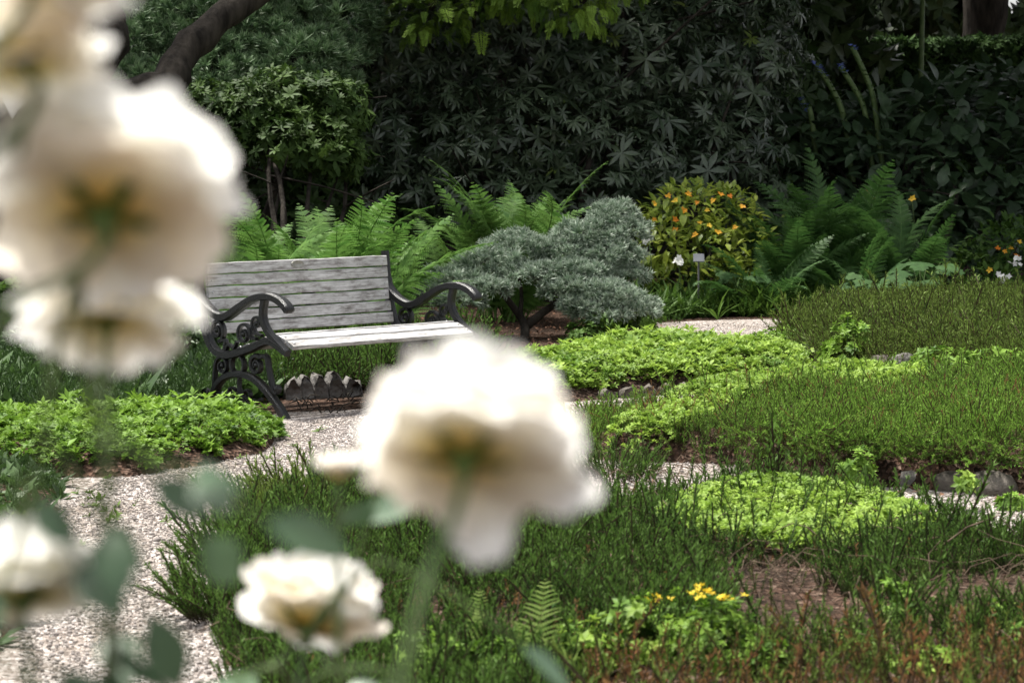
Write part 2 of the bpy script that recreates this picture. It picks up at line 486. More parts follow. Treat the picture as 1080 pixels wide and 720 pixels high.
# rose petals: white, amber towards the base, a breath of peach
m, N, L, b = nodes('rose_petal')
al = N.new('ShaderNodeAttribute'); al.attribute_name = 'along'
ti = N.new('ShaderNodeAttribute'); ti.attribute_name = 'tint'
r1 = ramp(N, L, al.outputs['Fac'], [(0.0, (.70, .66, .16)), (.10, (.95, .83, .28)), (.30, (.95, .91, .64)), (.52, (.89, .87, .79)), (1, (.87, .862, .845))])
r2 = ramp(N, L, ti.outputs['Fac'], [(0, (1, .93, .84)), (.35, (1, 1, 1)), (1, (1, 1, 1))])
mx = N.new('ShaderNodeMixRGB'); mx.blend_type = 'MULTIPLY'; mx.inputs[0].default_value = 1
L.new(r1.outputs[0], mx.inputs[1]); L.new(r2.outputs[0], mx.inputs[2]); L.new(mx.outputs[0], b.inputs['Base Color'])
b.inputs['Roughness'].default_value = .6; b.inputs['Specular IOR Level'].default_value = .2
t = N.new('ShaderNodeBsdfTranslucent'); L.new(mx.outputs[0], t.inputs[0])
ms = N.new('ShaderNodeMixShader'); ms.inputs[0].default_value = .6
L.new(b.outputs[0], ms.inputs[1]); L.new(t.outputs[0], ms.inputs[2]); L.new(ms.outputs[0], N['Material Output'].inputs[0])
M['petal'] = m
M['calyx'] = plain_mat('calyx_green', (.05, .09, .015), (.10, .15, .03), 30, .5, .1, 60)
M['rose_leaf'] = leaf_mat('rose_leaf', (.05, .10, .05), (.10, .17, .09), rough=.42, transl=.22, spec=.5)

M['heather_dark'] = leaf_mat('heather_dark', (.020, .055, .010), (.085, .170, .026), tip=(.11, .20, .04), stem=(.05, .04, .025), transl=.3, rough=.65, spec=.15)
M['heather_lime'] = leaf_mat('heather_lime', (.040, .11, .014), (.165, .33, .04), tip=(.22, .37, .06), stem=(.075, .05, .03), transl=.32, rough=.65, spec=.15)
M['heather_olive'] = leaf_mat('heather_olive', (.030, .068, .011), (.12, .20, .032), tip=(.17, .24, .05), stem=(.07, .05, .03), transl=.25, rough=.65, spec=.15)
M['heather_red'] = leaf_mat('heather_red', (.065, .08, .016), (.25, .105, .048), tip=(.23, .12, .05), stem=(.08, .06, .04), transl=.3, rough=.65, spec=.15)
M['sedum_lime'] = leaf_mat('sedum_lime', (.085, .175, .018), (.29, .42, .065), rough=.55, transl=.3, spec=.2)
M['sedum_green'] = leaf_mat('sedum_green', (.055, .125, .012), (.21, .35, .045), rough=.55, transl=.3, spec=.2)
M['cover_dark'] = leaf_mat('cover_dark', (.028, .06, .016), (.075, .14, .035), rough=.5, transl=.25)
M['fern_light'] = leaf_mat('fern_light', (.055, .14, .025), (.15, .275, .06), rough=.6, transl=.35, var=.4, spec=.2)
M['fern_shaded'] = leaf_mat('fern_shaded', (.030, .085, .018), (.078, .165, .038), rough=.6, transl=.3, var=.4)  # darker fern green: the shade on the right-hand ferns is put into the colour
M['rhodo'] = leaf_mat('rhododendron_leaf', (.020, .040, .018), (.080, .112, .062), rough=.38, transl=.06, spec=.6)
M['rhodo_young'] = leaf_mat('rhododendron_young_leaf', (.10, .16, .03), (.2, .27, .06), rough=.4, transl=.2)
M['pine'] = leaf_mat('pine_needle', (.035, .08, .030), (.14, .23, .105), tip=(.22, .31, .17), rough=.5, transl=.12)
M['blue_pine'] = leaf_mat('blue_pine_needle', (.06, .11, .055), (.28, .36, .265), tip=(.48, .54, .45), rough=.5, transl=.1)
M['evergreen'] = leaf_mat('evergreen_leaf', (.020, .046, .010), (.065, .115, .024), rough=.6, transl=.2, spec=.15)
M['broad'] = leaf_mat('broad_leaf', (.028, .068, .012), (.10, .185, .03), rough=.6, transl=.25, spec=.15)
M['hyper'] = leaf_mat('flowering_shrub_leaf', (.12, .21, .025), (.40, .47, .06), rough=.45, transl=.3)
M['bigleaf'] = leaf_mat('hydrangea_leaf', (.024, .050, .022), (.062, .110, .048), rough=.45, transl=.15, spec=.5)
M['hedge'] = leaf_mat('hedge_leaf', (.015, .035, .012), (.06, .115, .03), rough=.8, spec=.15, transl=.2)
M['cypress'] = leaf_mat('cypress_spray', (.05, .11, .016), (.26, .40, .06), rough=.6, spec=.15, transl=.3)
M['canopy'] = leaf_mat('tree_leaf', (.02, .04, .012), (.06, .10, .03), rough=.5, transl=.15)
M['fern_pale'] = leaf_mat('fern_pale', (.14, .24, .05), (.34, .44, .14), rough=.6, transl=.35, var=.3, spec=.15)
M['lobed'] = leaf_mat('lobed_leaf', (.025, .065, .018), (.05, .105, .03), rough=.75, spec=.15, transl=.25)
M['dark_core'] = plain_mat('shaded_hedge_core', (.006, .008, .005), (.014, .016, .010), 10, 1, .5, 30, 0)  # near-black: the inner shade of the hedge is put into the colour

# ================================================================== SETTING
g = G()
n = 61
X, Y = np.meshgrid(np.linspace(-1, 1, n), np.linspace(-1, 1, n))
P = np.column_stack([(np.sign(X) * np.abs(X) ** 2.2 * 160).ravel(), 20 + (np.sign(Y) * np.abs(Y) ** 2.2 * 160).ravel(), np.zeros(n * n)])
I = np.arange(n * n).reshape(n, n)
g.add(P, np.stack([I[:-1, :-1], I[:-1, 1:], I[1:, 1:], I[1:, :-1]], -1).reshape(-1, 4))
tag(g.build('ground', M['soil']), kind='structure')

# gravel paths: one sheet, the beds are mounded over it
rngp = np.random.default_rng(5)
front = [(-900, 900), (-900, 560), (-300, 505), (60, 503), (180, 492), (225, 470), (240, 447), (300, 436), (340, 434), (385, 432), (430, 426), (470, 416), (520, 400), (600, 376), (680, 354),
         (692, 341), (760, 338), (830, 337), (960, 338), (1300, 338), (1700, 345), (1700, 900)]
gpoly = np.array([gp(x, min(y, 719) if y < 900 else 1150)[:2] for x, y in front])
# densify and wobble the edge
pp = []
for i in range(len(gpoly)):
    a, b_ = gpoly[i - 1], gpoly[i]; k = max(2, int(np.linalg.norm(b_ - a) / .12))
    k = min(k, 60)
    for t in np.arange(k) / k: pp.append(a + (b_ - a) * t)
gpoly = np.array(pp); gpoly += .035 * np.column_stack([wob(gpoly, 3, 1), wob(gpoly, 3, 4)])
import bmesh
bm = bmesh.new()
bm.faces.new([bm.verts.new((p[0], p[1], .005)) for p in gpoly])
bmesh.ops.triangulate(bm, faces=bm.faces[:])
me = bpy.data.meshes.new('gravel_path'); bm.to_mesh(me); bm.free(); me.materials.append(M['gravel'])
o = bpy.data.objects.new('gravel_path', me); col.objects.link(o); tag(o, kind='structure')

BED = {
 'near': Bed([(245, 760), (232, 690), (226, 650), (226, 618), (250, 585), (296, 560), (345, 543), (400, 535), (470, 545), (560, 560), (640, 566), (700, 552), (760, 540), (860, 542), (950, 556), (1010, 578), (1080, 598), (1350, 625), (1500, 760), (1400, 1000), (700, 1050), (240, 1000)], .09, .35, 1),
 'front': Bed([(590, 470), (640, 487), (740, 490), (860, 508), (950, 516), (1080, 522), (1350, 540), (1450, 450), (1200, 428), (1000, 428), (880, 433), (780, 444), (700, 453), (640, 459), (600, 462)], .17, .14, 2, taper=(.3, 1.3)),
 'edge': Bed([(-160, 700), (-160, 500), (20, 500), (62, 515), (58, 560), (36, 590), (28, 640), (-20, 690)], .05, .25, 6),
 'mat': Bed([(450, 425), (520, 430), (600, 425), (700, 417), (790, 409), (858, 397), (858, 386), (780, 380), (690, 371), (600, 387), (530, 400), (470, 412)], .12, .35, 3),
 'right': Bed([(822, 366), (868, 389), (960, 399), (1080, 410), (1300, 420), (1400, 350), (1100, 338), (900, 340), (835, 350)], .14, .5, 4),
 'left': Bed([(60, 505), (130, 505), (205, 494), (258, 484), (298, 468), (290, 450), (235, 444), (150, 450), (40, 452), (-150, 452), (-250, 505)], .085, .4, 5),
}
for k, bd in BED.items():
    bd.soil('bed_soil', M['soil'])

# pebbles lying on the gravel
rng = np.random.default_rng(11)
tm = rock(rng, 1, .8, .6, 5, .3)
zone = poly_ground([(20, 760), (20, 560), (120, 500), (290, 450), (420, 425), (500, 430), (420, 505), (330, 515), (250, 560), (235, 640), (260, 760)])
P = sample_poly(rng, zone, 5200)
zone2 = poly_ground([(560, 470), (600, 425), (720, 418), (720, 450), (640, 455), (620, 490)])
P = np.concatenate([P, sample_poly(rng, zone2, 2200), sample_poly(rng, poly_ground([(560, 525), (620, 485), (760, 490), (950, 518), (1130, 525), (1130, 575), (900, 552), (700, 540)]), 3000),
                    sample_poly(rng, poly_ground([(690, 368), (690, 342), (830, 340), (830, 368), (870, 390), (1000, 400), (1000, 425), (860, 420)]), 900)])
s = rng.lognormal(math.log(.0031), .42, len(P))
g = G(); g.scatter(tm, np.column_stack([P, .006 + s * .25]), up_basis(rng, len(P), .3), s, rng.beta(2.2, 1.7, len(P)))
tag(g.build('pebbles', M['pebble']), 'loose pale grey and pinkish stone chips on the path', 'gravel', kind='stuff')

# ================================================================== BENCH
BX, BY, BTH, BL = -1.139, 12.201, .791, 1.325
bench = thing('garden_bench', 'weathered grey slatted bench with black scrolled cast iron ends beside the path', 'bench', (BX, BY, 0))
bench.rotation_euler.z = BTH

def bar(g, path, w, thick, x0, m=0, n=None):
    """flattened iron bar swept along (v,z) points in the plane x=x0; w = width in the plane"""
    p = smooth_path(path, n or max(8, len(path) * 5)) if len(path) < 40 else np.asarray(path, float)
    k = len(p); w = np.interp(np.linspace(0, 1, k), np.linspace(0, 1, len(np.atleast_1d(w))), np.atleast_1d(w)) * .9
    tg = norm(np.gradient(p, axis=0)); nr = np.column_stack([-tg[:, 1], tg[:, 0]])
    sec = [(1, .5), (.72, 1), (.45, 1), (.3, .62), (-.3, .62), (-.45, 1), (-.72, 1), (-1, .5), (-1, -.5), (-.7, -1), (.7, -1), (1, -.5)]
    N = len(sec); V, F = [], []
    Q = np.array([[(x0 + b_ * thick / 2, -(p[i] + nr[i] * a * w[i] / 2)[0], (p[i] + nr[i] * a * w[i] / 2)[1]) for a, b_ in sec] for i in range(k)])
    for j in range(N):                           # each long facet keeps its own edge
        n0 = len(V)
        for i in range(k): V += [Q[i, j], Q[i, (j + 1) % N]]
        F += [(n0 + 2 * i, n0 + 2 * i + 1, n0 + 2 * i + 3, n0 + 2 * i + 2) for i in range(k - 1)]
    for e in (0, k - 1):
        n0 = len(V); V += list(Q[e])
        for q in ((0, 1, 10, 11), (1, 2, 9, 10), (2, 3, 4, 9), (4, 5, 8, 9), (5, 6, 7, 8)):
            q = tuple(n0 + i for i in q); F.append(q[::-1] if e == 0 else q)
    g.add(V, F)
def spiral(c, r, a0, turns, tail=None, sgn=1, r1=.25):
    t = np.linspace(0, 1, int(16 * turns) + 4)
    a = a0 + sgn * t * turns * 2 * math.pi; rr = r * (1 - (1 - r1) * t)
    p = np.column_stack([c[0] + rr * np.cos(a), c[1] + rr * np.sin(a)])
    if tail is not None: p = np.vstack([smooth_path(np.vstack([tail, p[:1], p[3:4]]), 14)[:-4], p])
    return p
def knob(g, c, r, x0, th):
    V, F, A = rock(np.random.default_rng(1), th, r, r, 10, 0)
    g.add(V + np.array([x0, -c[0], c[1]]), F)

for side, x0 in (('a', -.005), ('b', BL + .005)):
    g = G()
    # back post sweeping into the seat rail
    bar(g, [(-.722, .792), (-.714, .715), (-.695, .565), (-.655, .425), (-.585, .325), (-.47, .300), (-.30, .338), (-.15, .388), (-.07, .372), (.012, .335)], [.030, .034, .040, .046, .05, .048, .04, .036], .045, x0, n=50)
    fr = g.build('iron_frame', M['iron'], bench)
    g = G(); bar(g, [(-.704, .640), (-.690, .590), (-.600, .520), (-.49, .497), (-.36, .556), (-.25, .604), (-.125, .620), (-.035, .598), (.018, .562), (.010, .550)], [.03, .036, .048, .052, .046, .042, .046, .050, .044, .03], .058, x0, n=50)
    g.build('armrest', M['iron'], fr)
    g = G(); bar(g, [(-.165, .612), (-.182, .520), (-.150, .450), (-.065, .385), (.01, .342)], [.042, .040, .040, .038, .030], .04, x0, n=24)
    g.build('arm_support', M['iron'], fr)
    g = G(); bar(g, [(-.600, -.02), (-.595, .06), (-.560, .135), (-.49, .185), (-.382, .207), (-.27, .195), (-.17, .145), (-.08, .075), (-.035, .03), (0.005, -.02)], [.05, .046, .042, .04, .04, .04, .042, .046, .05], .045, x0, n=50)
    g.build('leg', M['iron'], fr)
    # scrolls between arm and seat
    g = G(); bar(g, spiral((-.555, .425), .060, -1.25, 1.6, [(-.495, .318), (-.488, .375)], 1), [.022, .020, .018, .012], .028, x0); knob(g, (-.555, .425), .016, x0, .016)
    g.build('scroll', M['iron'], fr)
    g = G(); bar(g, spiral((-.335, .415), .060, -.2, 1.5, [(-.23, .398), (-.26, .372)][:1], 1), [.020, .018, .012], .028, x0); knob(g, (-.335, .415), .016, x0, .016)
    bar(g, [(-.49, .318), (-.46, .355), (-.42, .34), (-.39, .375)], [.018, .016], .026, x0)
    g.build('scroll', M['iron'], fr)
    g = G(); bar(g, spiral((-.228, .478), .040, -2.2, 1.2, [(-.19, .415), (-.235, .425), (-.265, .455)], -1), [.018, .018, .012], .026, x0); knob(g, (-.228, .478), .014, x0, .014)
    g.build('scroll', M['iron'], fr)
    # scrolls and ring under the seat
    a = np.linspace(0, 2 * math.pi, 44)
    g = G(); bar(g, np.column_stack([-.388 + .052 * np.cos(a), .254 + .050 * np.sin(a)]), .020, .03, x0); g.build('ring', M['iron'], fr)
    g = G(); bar(g, spiral((-.515, .240), .052, 2.9, 1.4, [(-.585, .10), (-.58, .18)], -1), [.022, .018, .012], .03, x0); knob(g, (-.515, .24), .015, x0, .015)
    g.build('scroll', M['iron'], fr)
    g = G(); bar(g, spiral((-.235, .262), .052, 1.0, 1.5, [(-.112, .165), (-.135, .24), (-.155, .31)], 1), [.026, .026, .020, .012], .03, x0); knob(g, (-.235, .262), .016, x0, .016)
    bar(g, [(-.118, .19), (-.108, .150), (-.08, .130), (-.058, .150), (-.075, .168)], [.024, .02, .016], .03, x0); knob(g, (-.073, .152), .018, x0, .018)
    g.build('scroll', M['iron'], fr)
    # low ornament inside the arch and the rear foot scroll
    g = G(); bar(g, spiral((-.44, .105), .045, 3.6, 1.3, [(-.56, .10), (-.52, .075)], 1), [.018, .012], .026, x0)
    bar(g, spiral((-.31, .10), .045, -.5, 1.3, [(-.20, .09), (-.24, .07)], -1), [.018, .012], .026, x0); bar(g, [(-.375, .195), (-.378, .14), (-.36, .085)], .016, .026, x0)
    g.build('scroll', M['iron'], fr)
    g = G(); bar(g, [(-.585, .06), (-.64, .045), (-.68, .075), (-.66, .105), (-.635, .09)], [.03, .026, .02], .034, x0); g.build('scroll', M['iron'], fr)

def slat(name, c, tilt, L, w, t, parent):
    """bevelled board: c=(v,z) centre, tilt = direction of its width in the (v,z) plane"""
    b_ = .004
    sec = [(-w / 2, -t / 2 + b_), (-w / 2, t / 2 - b_), (-w / 2 + b_, t / 2), (w / 2 - b_, t / 2), (w / 2, t / 2 - b_), (w / 2, -t / 2 + b_), (w / 2 - b_, -t / 2), (-w / 2 + b_, -t / 2)]
    ks = 13; V = []
    rng = np.random.default_rng(int(abs(c[0]) * 1e4 + c[1] * 1e5))
    wv = rng.normal(0, .0009, (ks, 2))
    for i in range(ks):
        x = -L / 2 + L * i / (ks - 1)
        for a, d in sec: V.append((x, a + wv[i, 0], d + wv[i, 1]))
    F = []
    for i in range(ks - 1):
        for j in range(8):
            F.append((i * 8 + j, (i + 1) * 8 + j, (i + 1) * 8 + (j + 1) % 8, i * 8 + (j + 1) % 8))
    for base, e in ((0, 1), ((ks - 1) * 8, 0)):
        for q in ((0, 1, 2, 7), (7, 2, 3, 6), (6, 3, 4, 5)):
            q = tuple(base + i for i in q); F.append(q[::-1] if e else q)
    g = G(); g.add(V, F)
    ob = g.build(name, M['wood'], parent, smooth=False)
    ob.location = (BL / 2, -c[0], c[1]); ob.rotation_euler.x = tilt
    return ob
bolt_t = rock(np.random.default_rng(2), .007, .007, .004, 8, 0)
def bolts(ob, L):
    for sx in (-1, 1):
        g = G(); g.add(bolt_t[0], bolt_t[1]); bo = g.build('bolt', M['steel'], ob)
        bo.location = (sx * (L / 2 - .025), 0, .0125)
# backrest
for i in range(6):
    z = .768 - .0285 - i * .0632
    v = np.interp(z, [.40, .565, .80], [-.628, -.672, -.690])
    ob = slat('back_slat', (v, z), 0, BL - .05, .0565, .022, bench)
    tl = math.atan2(.235, -.025) if False else R(90) - R(6.5)
    ob.rotation_euler.x = tl                     # width upright, face to the front
    bolts(ob, BL - .05)
    if i == 0:
        g = G(); k = 28; a = np.arange(k) / k * 2 * math.pi
        V = []
        for r_, zz in ((1, 0), (1, .003), (.9, .004), (.84, .0025)): V += [(.046 * r_ * math.cos(q), .020 * r_ * math.sin(q), zz) for q in a]
        V.append((0, 0, .0025)); F = []
        for rr in range(3):
            for j in range(k): F.append((rr * k + j, rr * k + (j + 1) % k, (rr + 1) * k + (j + 1) % k, (rr + 1) * k + j))
        for j in range(0, k, 2): F.append((3 * k + j, 3 * k + j + 1, 3 * k + (j + 2) % k, 4 * k))
        g.add(V, F); pl = g.build('plaque', M['plaque'], ob); pl.location = (-.02, .002, .0118)
# seat
rail = smooth_path([(-.655, .425), (-.585, .325), (-.47, .300), (-.30, .338), (-.15, .388), (-.07, .372), (.012, .335)], 200)
arc = np.r_[0, np.cumsum(np.linalg.norm(np.diff(rail, axis=0), axis=1))]
end = arc[-1] - .036
for i in range(7):
    s_ = end - i * .0715
    p = np.array([np.interp(s_, arc, rail[:, 0]), np.interp(s_, arc, rail[:, 1])])
    q0 = np.array([np.interp(s_ - .03, arc, rail[:, 0]), np.interp(s_ - .03, arc, rail[:, 1])]); q1 = np.array([np.interp(s_ + .03, arc, rail[:, 0]), np.interp(s_ + .03, arc, rail[:, 1])])
    tg = norm(q1 - q0); nr = np.array([-tg[1], tg[0]])
    c = p + nr * .026
    ob = slat('seat_slat', c, 0, BL - .05, .064, .022, bench)
    ob.rotation_euler.x = math.atan2(-tg[1], tg[0])
    bolts(ob, BL - .05)

# ================================================================== GROUND COVER (nobody could count it)
def keep_out(P, *polys):
    k = np.ones(len(P), bool)
    for q in polys: k &= ~inside(P[:, :2], q)
    return P[k]
def zp(px, z): return np.array([gp(x, y, z)[:2] for x, y in px])
def tint_of(rng, P, lo=.0, hi=1.0, f=1.0, seed=0):
    return np.clip(.5 + .35 * wob(P, f, seed) + rng.normal(0, .22, len(P)), 0, 1) * (hi - lo) + lo
def scatter_many(g, tms, rng, P, lean, size, tint, m=0, spread=.25):
    k = rng.integers(0, len(tms), len(P)); rot = up_basis(rng, len(P), lean)
    s = size * np.exp(rng.normal(0, spread, len(P)))
    for i, tm in enumerate(tms):
        q = k == i
        g.scatter(tm, P[q], rot[q], s[q], np.asarray(tint)[q], m)

rng = np.random.default_rng(21)
SPRIG = [sprig(rng, 46, nl=.11, nw=.024) for _ in range(5)]
FINE = [sprig(rng, 24, nl=.12, nw=.038, stem=.010) for _ in range(3)]
BUSHY = [bush_sprig(rng, 6, 20, nl=.14, nw=.032) for _ in range(5)]
r_leaf = leaf(1, .62, 2, .2, .12, .62, .15)
ROSETTE = [combine([(whorl(rng, 6, r_leaf, (-.1, .35), (.8, 1.1)), np.eye(3), 1, (0, 0, 0)), (whorl(rng, 4, r_leaf, (.5, .95), (.5, .7)), np.eye(3), 1, (0, 0, .12))]) for _ in range(4)]
LOW = [whorl(rng, 7, leaf(1, .4, 2, .2, .2), (.1, 1.0), (.6, 1.2)) for _ in range(3)]

near, frontb, mat, right, left = (BED[k] for k in ('near', 'front', 'mat', 'right', 'left'))
bare = zp([(745, 632), (790, 618), (850, 616), (880, 640), (930, 655), (965, 640), (985, 618), (1060, 612), (1150, 612), (1180, 672), (1040, 672), (960, 676), (900, 684), (850, 704), (775, 694)], .07)
lime_near = zp([(690, 560), (705, 528), (770, 515), (860, 519), (960, 530), (990, 543), (975, 568), (860, 585), (760, 580)], .12)
redstrip = zp([(590, 735), (640, 700), (730, 690), (860, 700), (960, 684), (1100, 684), (1250, 682), (1350, 900), (500, 900)], .10)
# near bed, dark heather
P = near.pts(rng, 1050); P = keep_out(P, bare, redstrip)
P = np.vstack([P[~inside(P[:, :2], lime_near)], P[inside(P[:, :2], lime_near)][::9]])
den = wob(P, 1.5, 8) + rng.normal(0, .30, len(P)) > -.50
P = P[den]
g = G(); scatter_many(g, SPRIG + BUSHY[:2], rng, P, .26, .125, tint_of(rng, P, 0, 1, 1.3, 2), spread=.27); 
tag(g.build('heather', M['heather_dark']), 'dark green upright heather spreading over the nearest bed', 'heather', kind='stuff')
# withered heather among the green
P = near.pts(rng, 260); P = keep_out(P, bare, redstrip, lime_near); P = P[wob(P, 1.5, 8) + rng.normal(0, .25, len(P)) < -.25]
g = G(); scatter_many(g, FINE, rng, P, .6, .08, rng.uniform(.2, 1, len(P)))
tag(g.build('heather', M['heather_red']), 'withered brown heather showing through gaps in the near bed', 'heather', kind='stuff')
# bare band: only few sprigs
P = near.pts(rng, 90); P = P[inside(P[:, :2], bare)]
g = G(); scatter_many(g, SPRIG, rng, P, .5, .09, tint_of(rng, P, 0, .6))
tag(g.build('heather', M['heather_olive']), 'sparse heather shoots in the bare brown patch', 'heather', kind='stuff')
# reddish strip at the bottom
P = near.pts(rng, 1300); P = P[inside(P[:, :2], redstrip)]; P = P[wob(P, 2.5, 6) + rng.normal(0, .3, len(P)) > -.5]
g = G(); kr = (wob(P, 1.6, 2) + rng.normal(0, .5, len(P)) > .0).astype(int)
for m_ in (0, 1): scatter_many(g, FINE + SPRIG[:2], rng, P[kr == m_], .3, .095, rng.uniform(0, 1, (kr == m_).sum()), m_, spread=.35)
tag(g.build('heather', [M['heather_olive'], M['heather_red']]), 'low russet tipped heather along the bottom edge', 'heather', kind='stuff')
# lime mat in the near bed
P = near.pts(rng, 1900, .045); P = P[inside(P[:, :2], lime_near)]
g = G(); scatter_many(g, ROSETTE, rng, P + np.column_stack([np.zeros((len(P), 2)), rng.uniform(0, .05, len(P))]), .35, .022, tint_of(rng, P, .2, 1, 1.5, 4))
tag(g.build('stonecrop', M['sedum_lime']), 'lime green stonecrop mat behind the near heather', 'ground cover', kind='stuff')
# front bed
strip = zp([(620, 462), (660, 442), (720, 424), (800, 408), (880, 399), (960, 396), (990, 412), (930, 428), (860, 424), (800, 434), (750, 446), (700, 456)], .14)
P = frontb.pts(rng, 1150); P = P[(edge_dist(P[:, :2], frontb.poly) > .10) | (P[:, 0] < 1.35) | (P[:, 1] > 11)]; k = inside(P[:, :2], strip)
Ph = np.vstack([P[~k], P[k][::5]])
Ph = Ph[wob(Ph, 1.7, 3) + rng.normal(0, .3, len(Ph)) > -.85]
g = G(); scatter_many(g, SPRIG + BUSHY, rng, Ph, .28, .105, tint_of(rng, Ph, .1, 1, 1.1, 6)); 
tag(g.build('heather', M['heather_lime']), 'yellowish green heather bank across the middle bed', 'heather', kind='stuff')
P = frontb.pts(rng, 2300, .05); P = P[inside(P[:, :2], strip)]
g = G(); scatter_many(g, ROSETTE, rng, P + np.column_stack([np.zeros((len(P), 2)), rng.uniform(-.01, .045, len(P))]), .4, .019, tint_of(rng, P, .35, 1, 1.4, 5))
tag(g.build('stonecrop', M['sedum_lime']), 'bright yellow green stonecrop strip along the back of the heather bank', 'ground cover', kind='stuff')
# shoots hanging over the bank's edge on the right
ed = frontb.poly; k = [i for i in range(len(ed)) if ed[i][1] < 10.9 and ed[i][0] > 1.0]
Po = np.concatenate([ed[k] + np.array([rng.uniform(-.06, .06), .02]) for _ in range(26)]); Po = np.column_stack([Po + rng.uniform(-.05, .09, Po.shape), rng.uniform(.10, .19, len(Po))])
dz = norm(np.column_stack([rng.normal(0, .35, len(Po)), rng.uniform(-1, -.1, len(Po)), rng.uniform(-.1, .8, len(Po))])); b_ = basis(dz, rnd_unit(rng, len(Po)))
g = G(); kk = rng.integers(0, 4, len(Po))
for i in range(4): g.scatter(SPRIG[i], Po[kk == i], np.stack([b_[..., 0], -b_[..., 2], b_[..., 1]], -1)[kk == i], .12 * np.exp(rng.normal(0, .25, (kk == i).sum())), rng.uniform(0, .8, (kk == i).sum()))
tag(g.build('heather', M['heather_lime']), 'heather shoots hanging over the dark edge of the bank', 'heather', kind='stuff')
# faded bells on the heather's front face
P = frontb.pts(rng, 130, .07); P = P[(P[:, 1] < 11.6) | (rng.uniform(size=len(P)) < .15)]
g = G(); scatter_many(g, FINE, rng, P, .6, .06, rng.uniform(.4, 1, len(P)))
tag(g.build('heather', M['heather_red']), 'faded russet tips on the middle heather bank', 'heather', kind='stuff')
# mat
P = mat.pts(rng, 2300); P = P[edge_dist(P[:, :2], mat.poly) > .09 * (wob(P, 2.6, 3) + .55)]; P = P[wob(P, 3.1, 6) + rng.normal(0, .3, len(P)) > -.75]; P = P + np.column_stack([np.zeros((len(P), 2)), rng.uniform(.015, .075, len(P))])
g = G(); scatter_many(g, ROSETTE, rng, P, .45, .0235, tint_of(rng, P, 0, 1, 1.6, 7), spread=.38); scatter_many(g, LOW, rng, P[::28] + np.array([0, 0, .03]), .3, .045, rng.uniform(.3, 1, len(P[::28])))
tag(g.build('stonecrop', M['sedum_lime']), 'bright green stonecrop mat beyond the bench edged with stones', 'ground cover', kind='stuff')
# left mound
P = left.pts(rng, 2300); P = P[edge_dist(P[:, :2], left.poly) > .10 * (wob(P, 2.6, 5) + .55)]; P = P[wob(P, 3.1, 2) + rng.normal(0, .3, len(P)) > -.7]; P = P + np.column_stack([np.zeros((len(P), 2)), rng.uniform(.015, .075, len(P))])
g = G(); scatter_many(g, ROSETTE, rng, P, .45, .0205, tint_of(rng, P, 0, 1, 1.6, 9), spread=.38); scatter_many(g, LOW, rng, P[::22] + np.array([0, 0, .03]), .3, .04, rng.uniform(.3, 1, len(P[::22])))
tag(g.build('stonecrop', M['sedum_green']), 'bright green leafy mound at the foot of the bench', 'ground cover', kind='stuff')
# right heather mound
P = right.pts(rng, 950); P = P[(wob(P, 1.3, 5) + rng.normal(0, .4, len(P))) > -.8]
g = G(); scatter_many(g, BUSHY + SPRIG[:1], rng, P, .30, .135, tint_of(rng, P, 0, 1, 1.0, 11), spread=.3)
tag(g.build('heather', M['heather_olive']), 'olive brown heather mound on the right beyond the path', 'heather', kind='stuff')
# dark cover left of and behind the bench
zl = poly_ground([(-150, 452), (60, 447), (235, 430), (300, 418), (300, 395), (230, 370), (-100, 365)])
P = sample_poly(rng, zl, 520); P = np.column_stack([P, np.zeros(len(P))])
g = G(); scatter_many(g, BUSHY + LOW, rng, P, .3, .17, tint_of(rng, P, 0, 1, 1.2, 3))
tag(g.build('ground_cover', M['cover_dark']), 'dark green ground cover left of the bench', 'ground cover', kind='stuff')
zb = poly_ground([(285, 419), (330, 417), (380, 415), (440, 412), (490, 400), (520, 378), (470, 368), (350, 372), (280, 390)])
P = sample_poly(rng, zb, 650); P = np.column_stack([P, np.zeros(len(P))])
g = G(); scatter_many(g, BUSHY, rng, P, .25, .20, tint_of(rng, P, .2, 1, 1.2, 5))
tag(g.build('heather', M['heather_dark']), 'dark green heather growing under and behind the bench', 'heather', kind='stuff')
# grassy cover behind the far path
zc = poly_ground([(640, 352), (680, 337), (760, 334), (840, 333), (960, 334), (960, 322), (640, 322)])
P = sample_poly(rng, zc, 300); P = np.column_stack([P, np.zeros(len(P))])
blade = whorl(rng, 9, leaf(1, .09, 3, .15, .45), (.7, 1.35), (.6, 1.1))
P = np.vstack([P, P + rng.normal(0, .12, P.shape) * [1, 1, 0]]); g = G(); scatter_many(g, [blade], rng, P[::2], .2, .22, tint_of(rng, P[::2], 0, 1, 1.2, 6)); scatter_many(g, BUSHY, rng, P[1::2], .3, .17, tint_of(rng, P[1::2], 0, 1, 1.2, 8))
tag(g.build('ground_cover', M['broad']), 'grassy green edging along the far side of the path', 'ground cover', kind='stuff')
# small plants filling the left edge of the path
eb = BED['edge']; P = eb.pts(rng, 700); P = P[wob(P, 2, 3) + rng.normal(0, .3, len(P)) > -.35]
g = G(); scatter_many(g, BUSHY + LOW, rng, P, .4, .075, tint_of(rng, P, 0, 1, 1.2, 3))
tag(g.build('ground_cover', M['cover_dark']), 'low dark green plants filling the left edge of the gravel path', 'ground cover', kind='stuff')
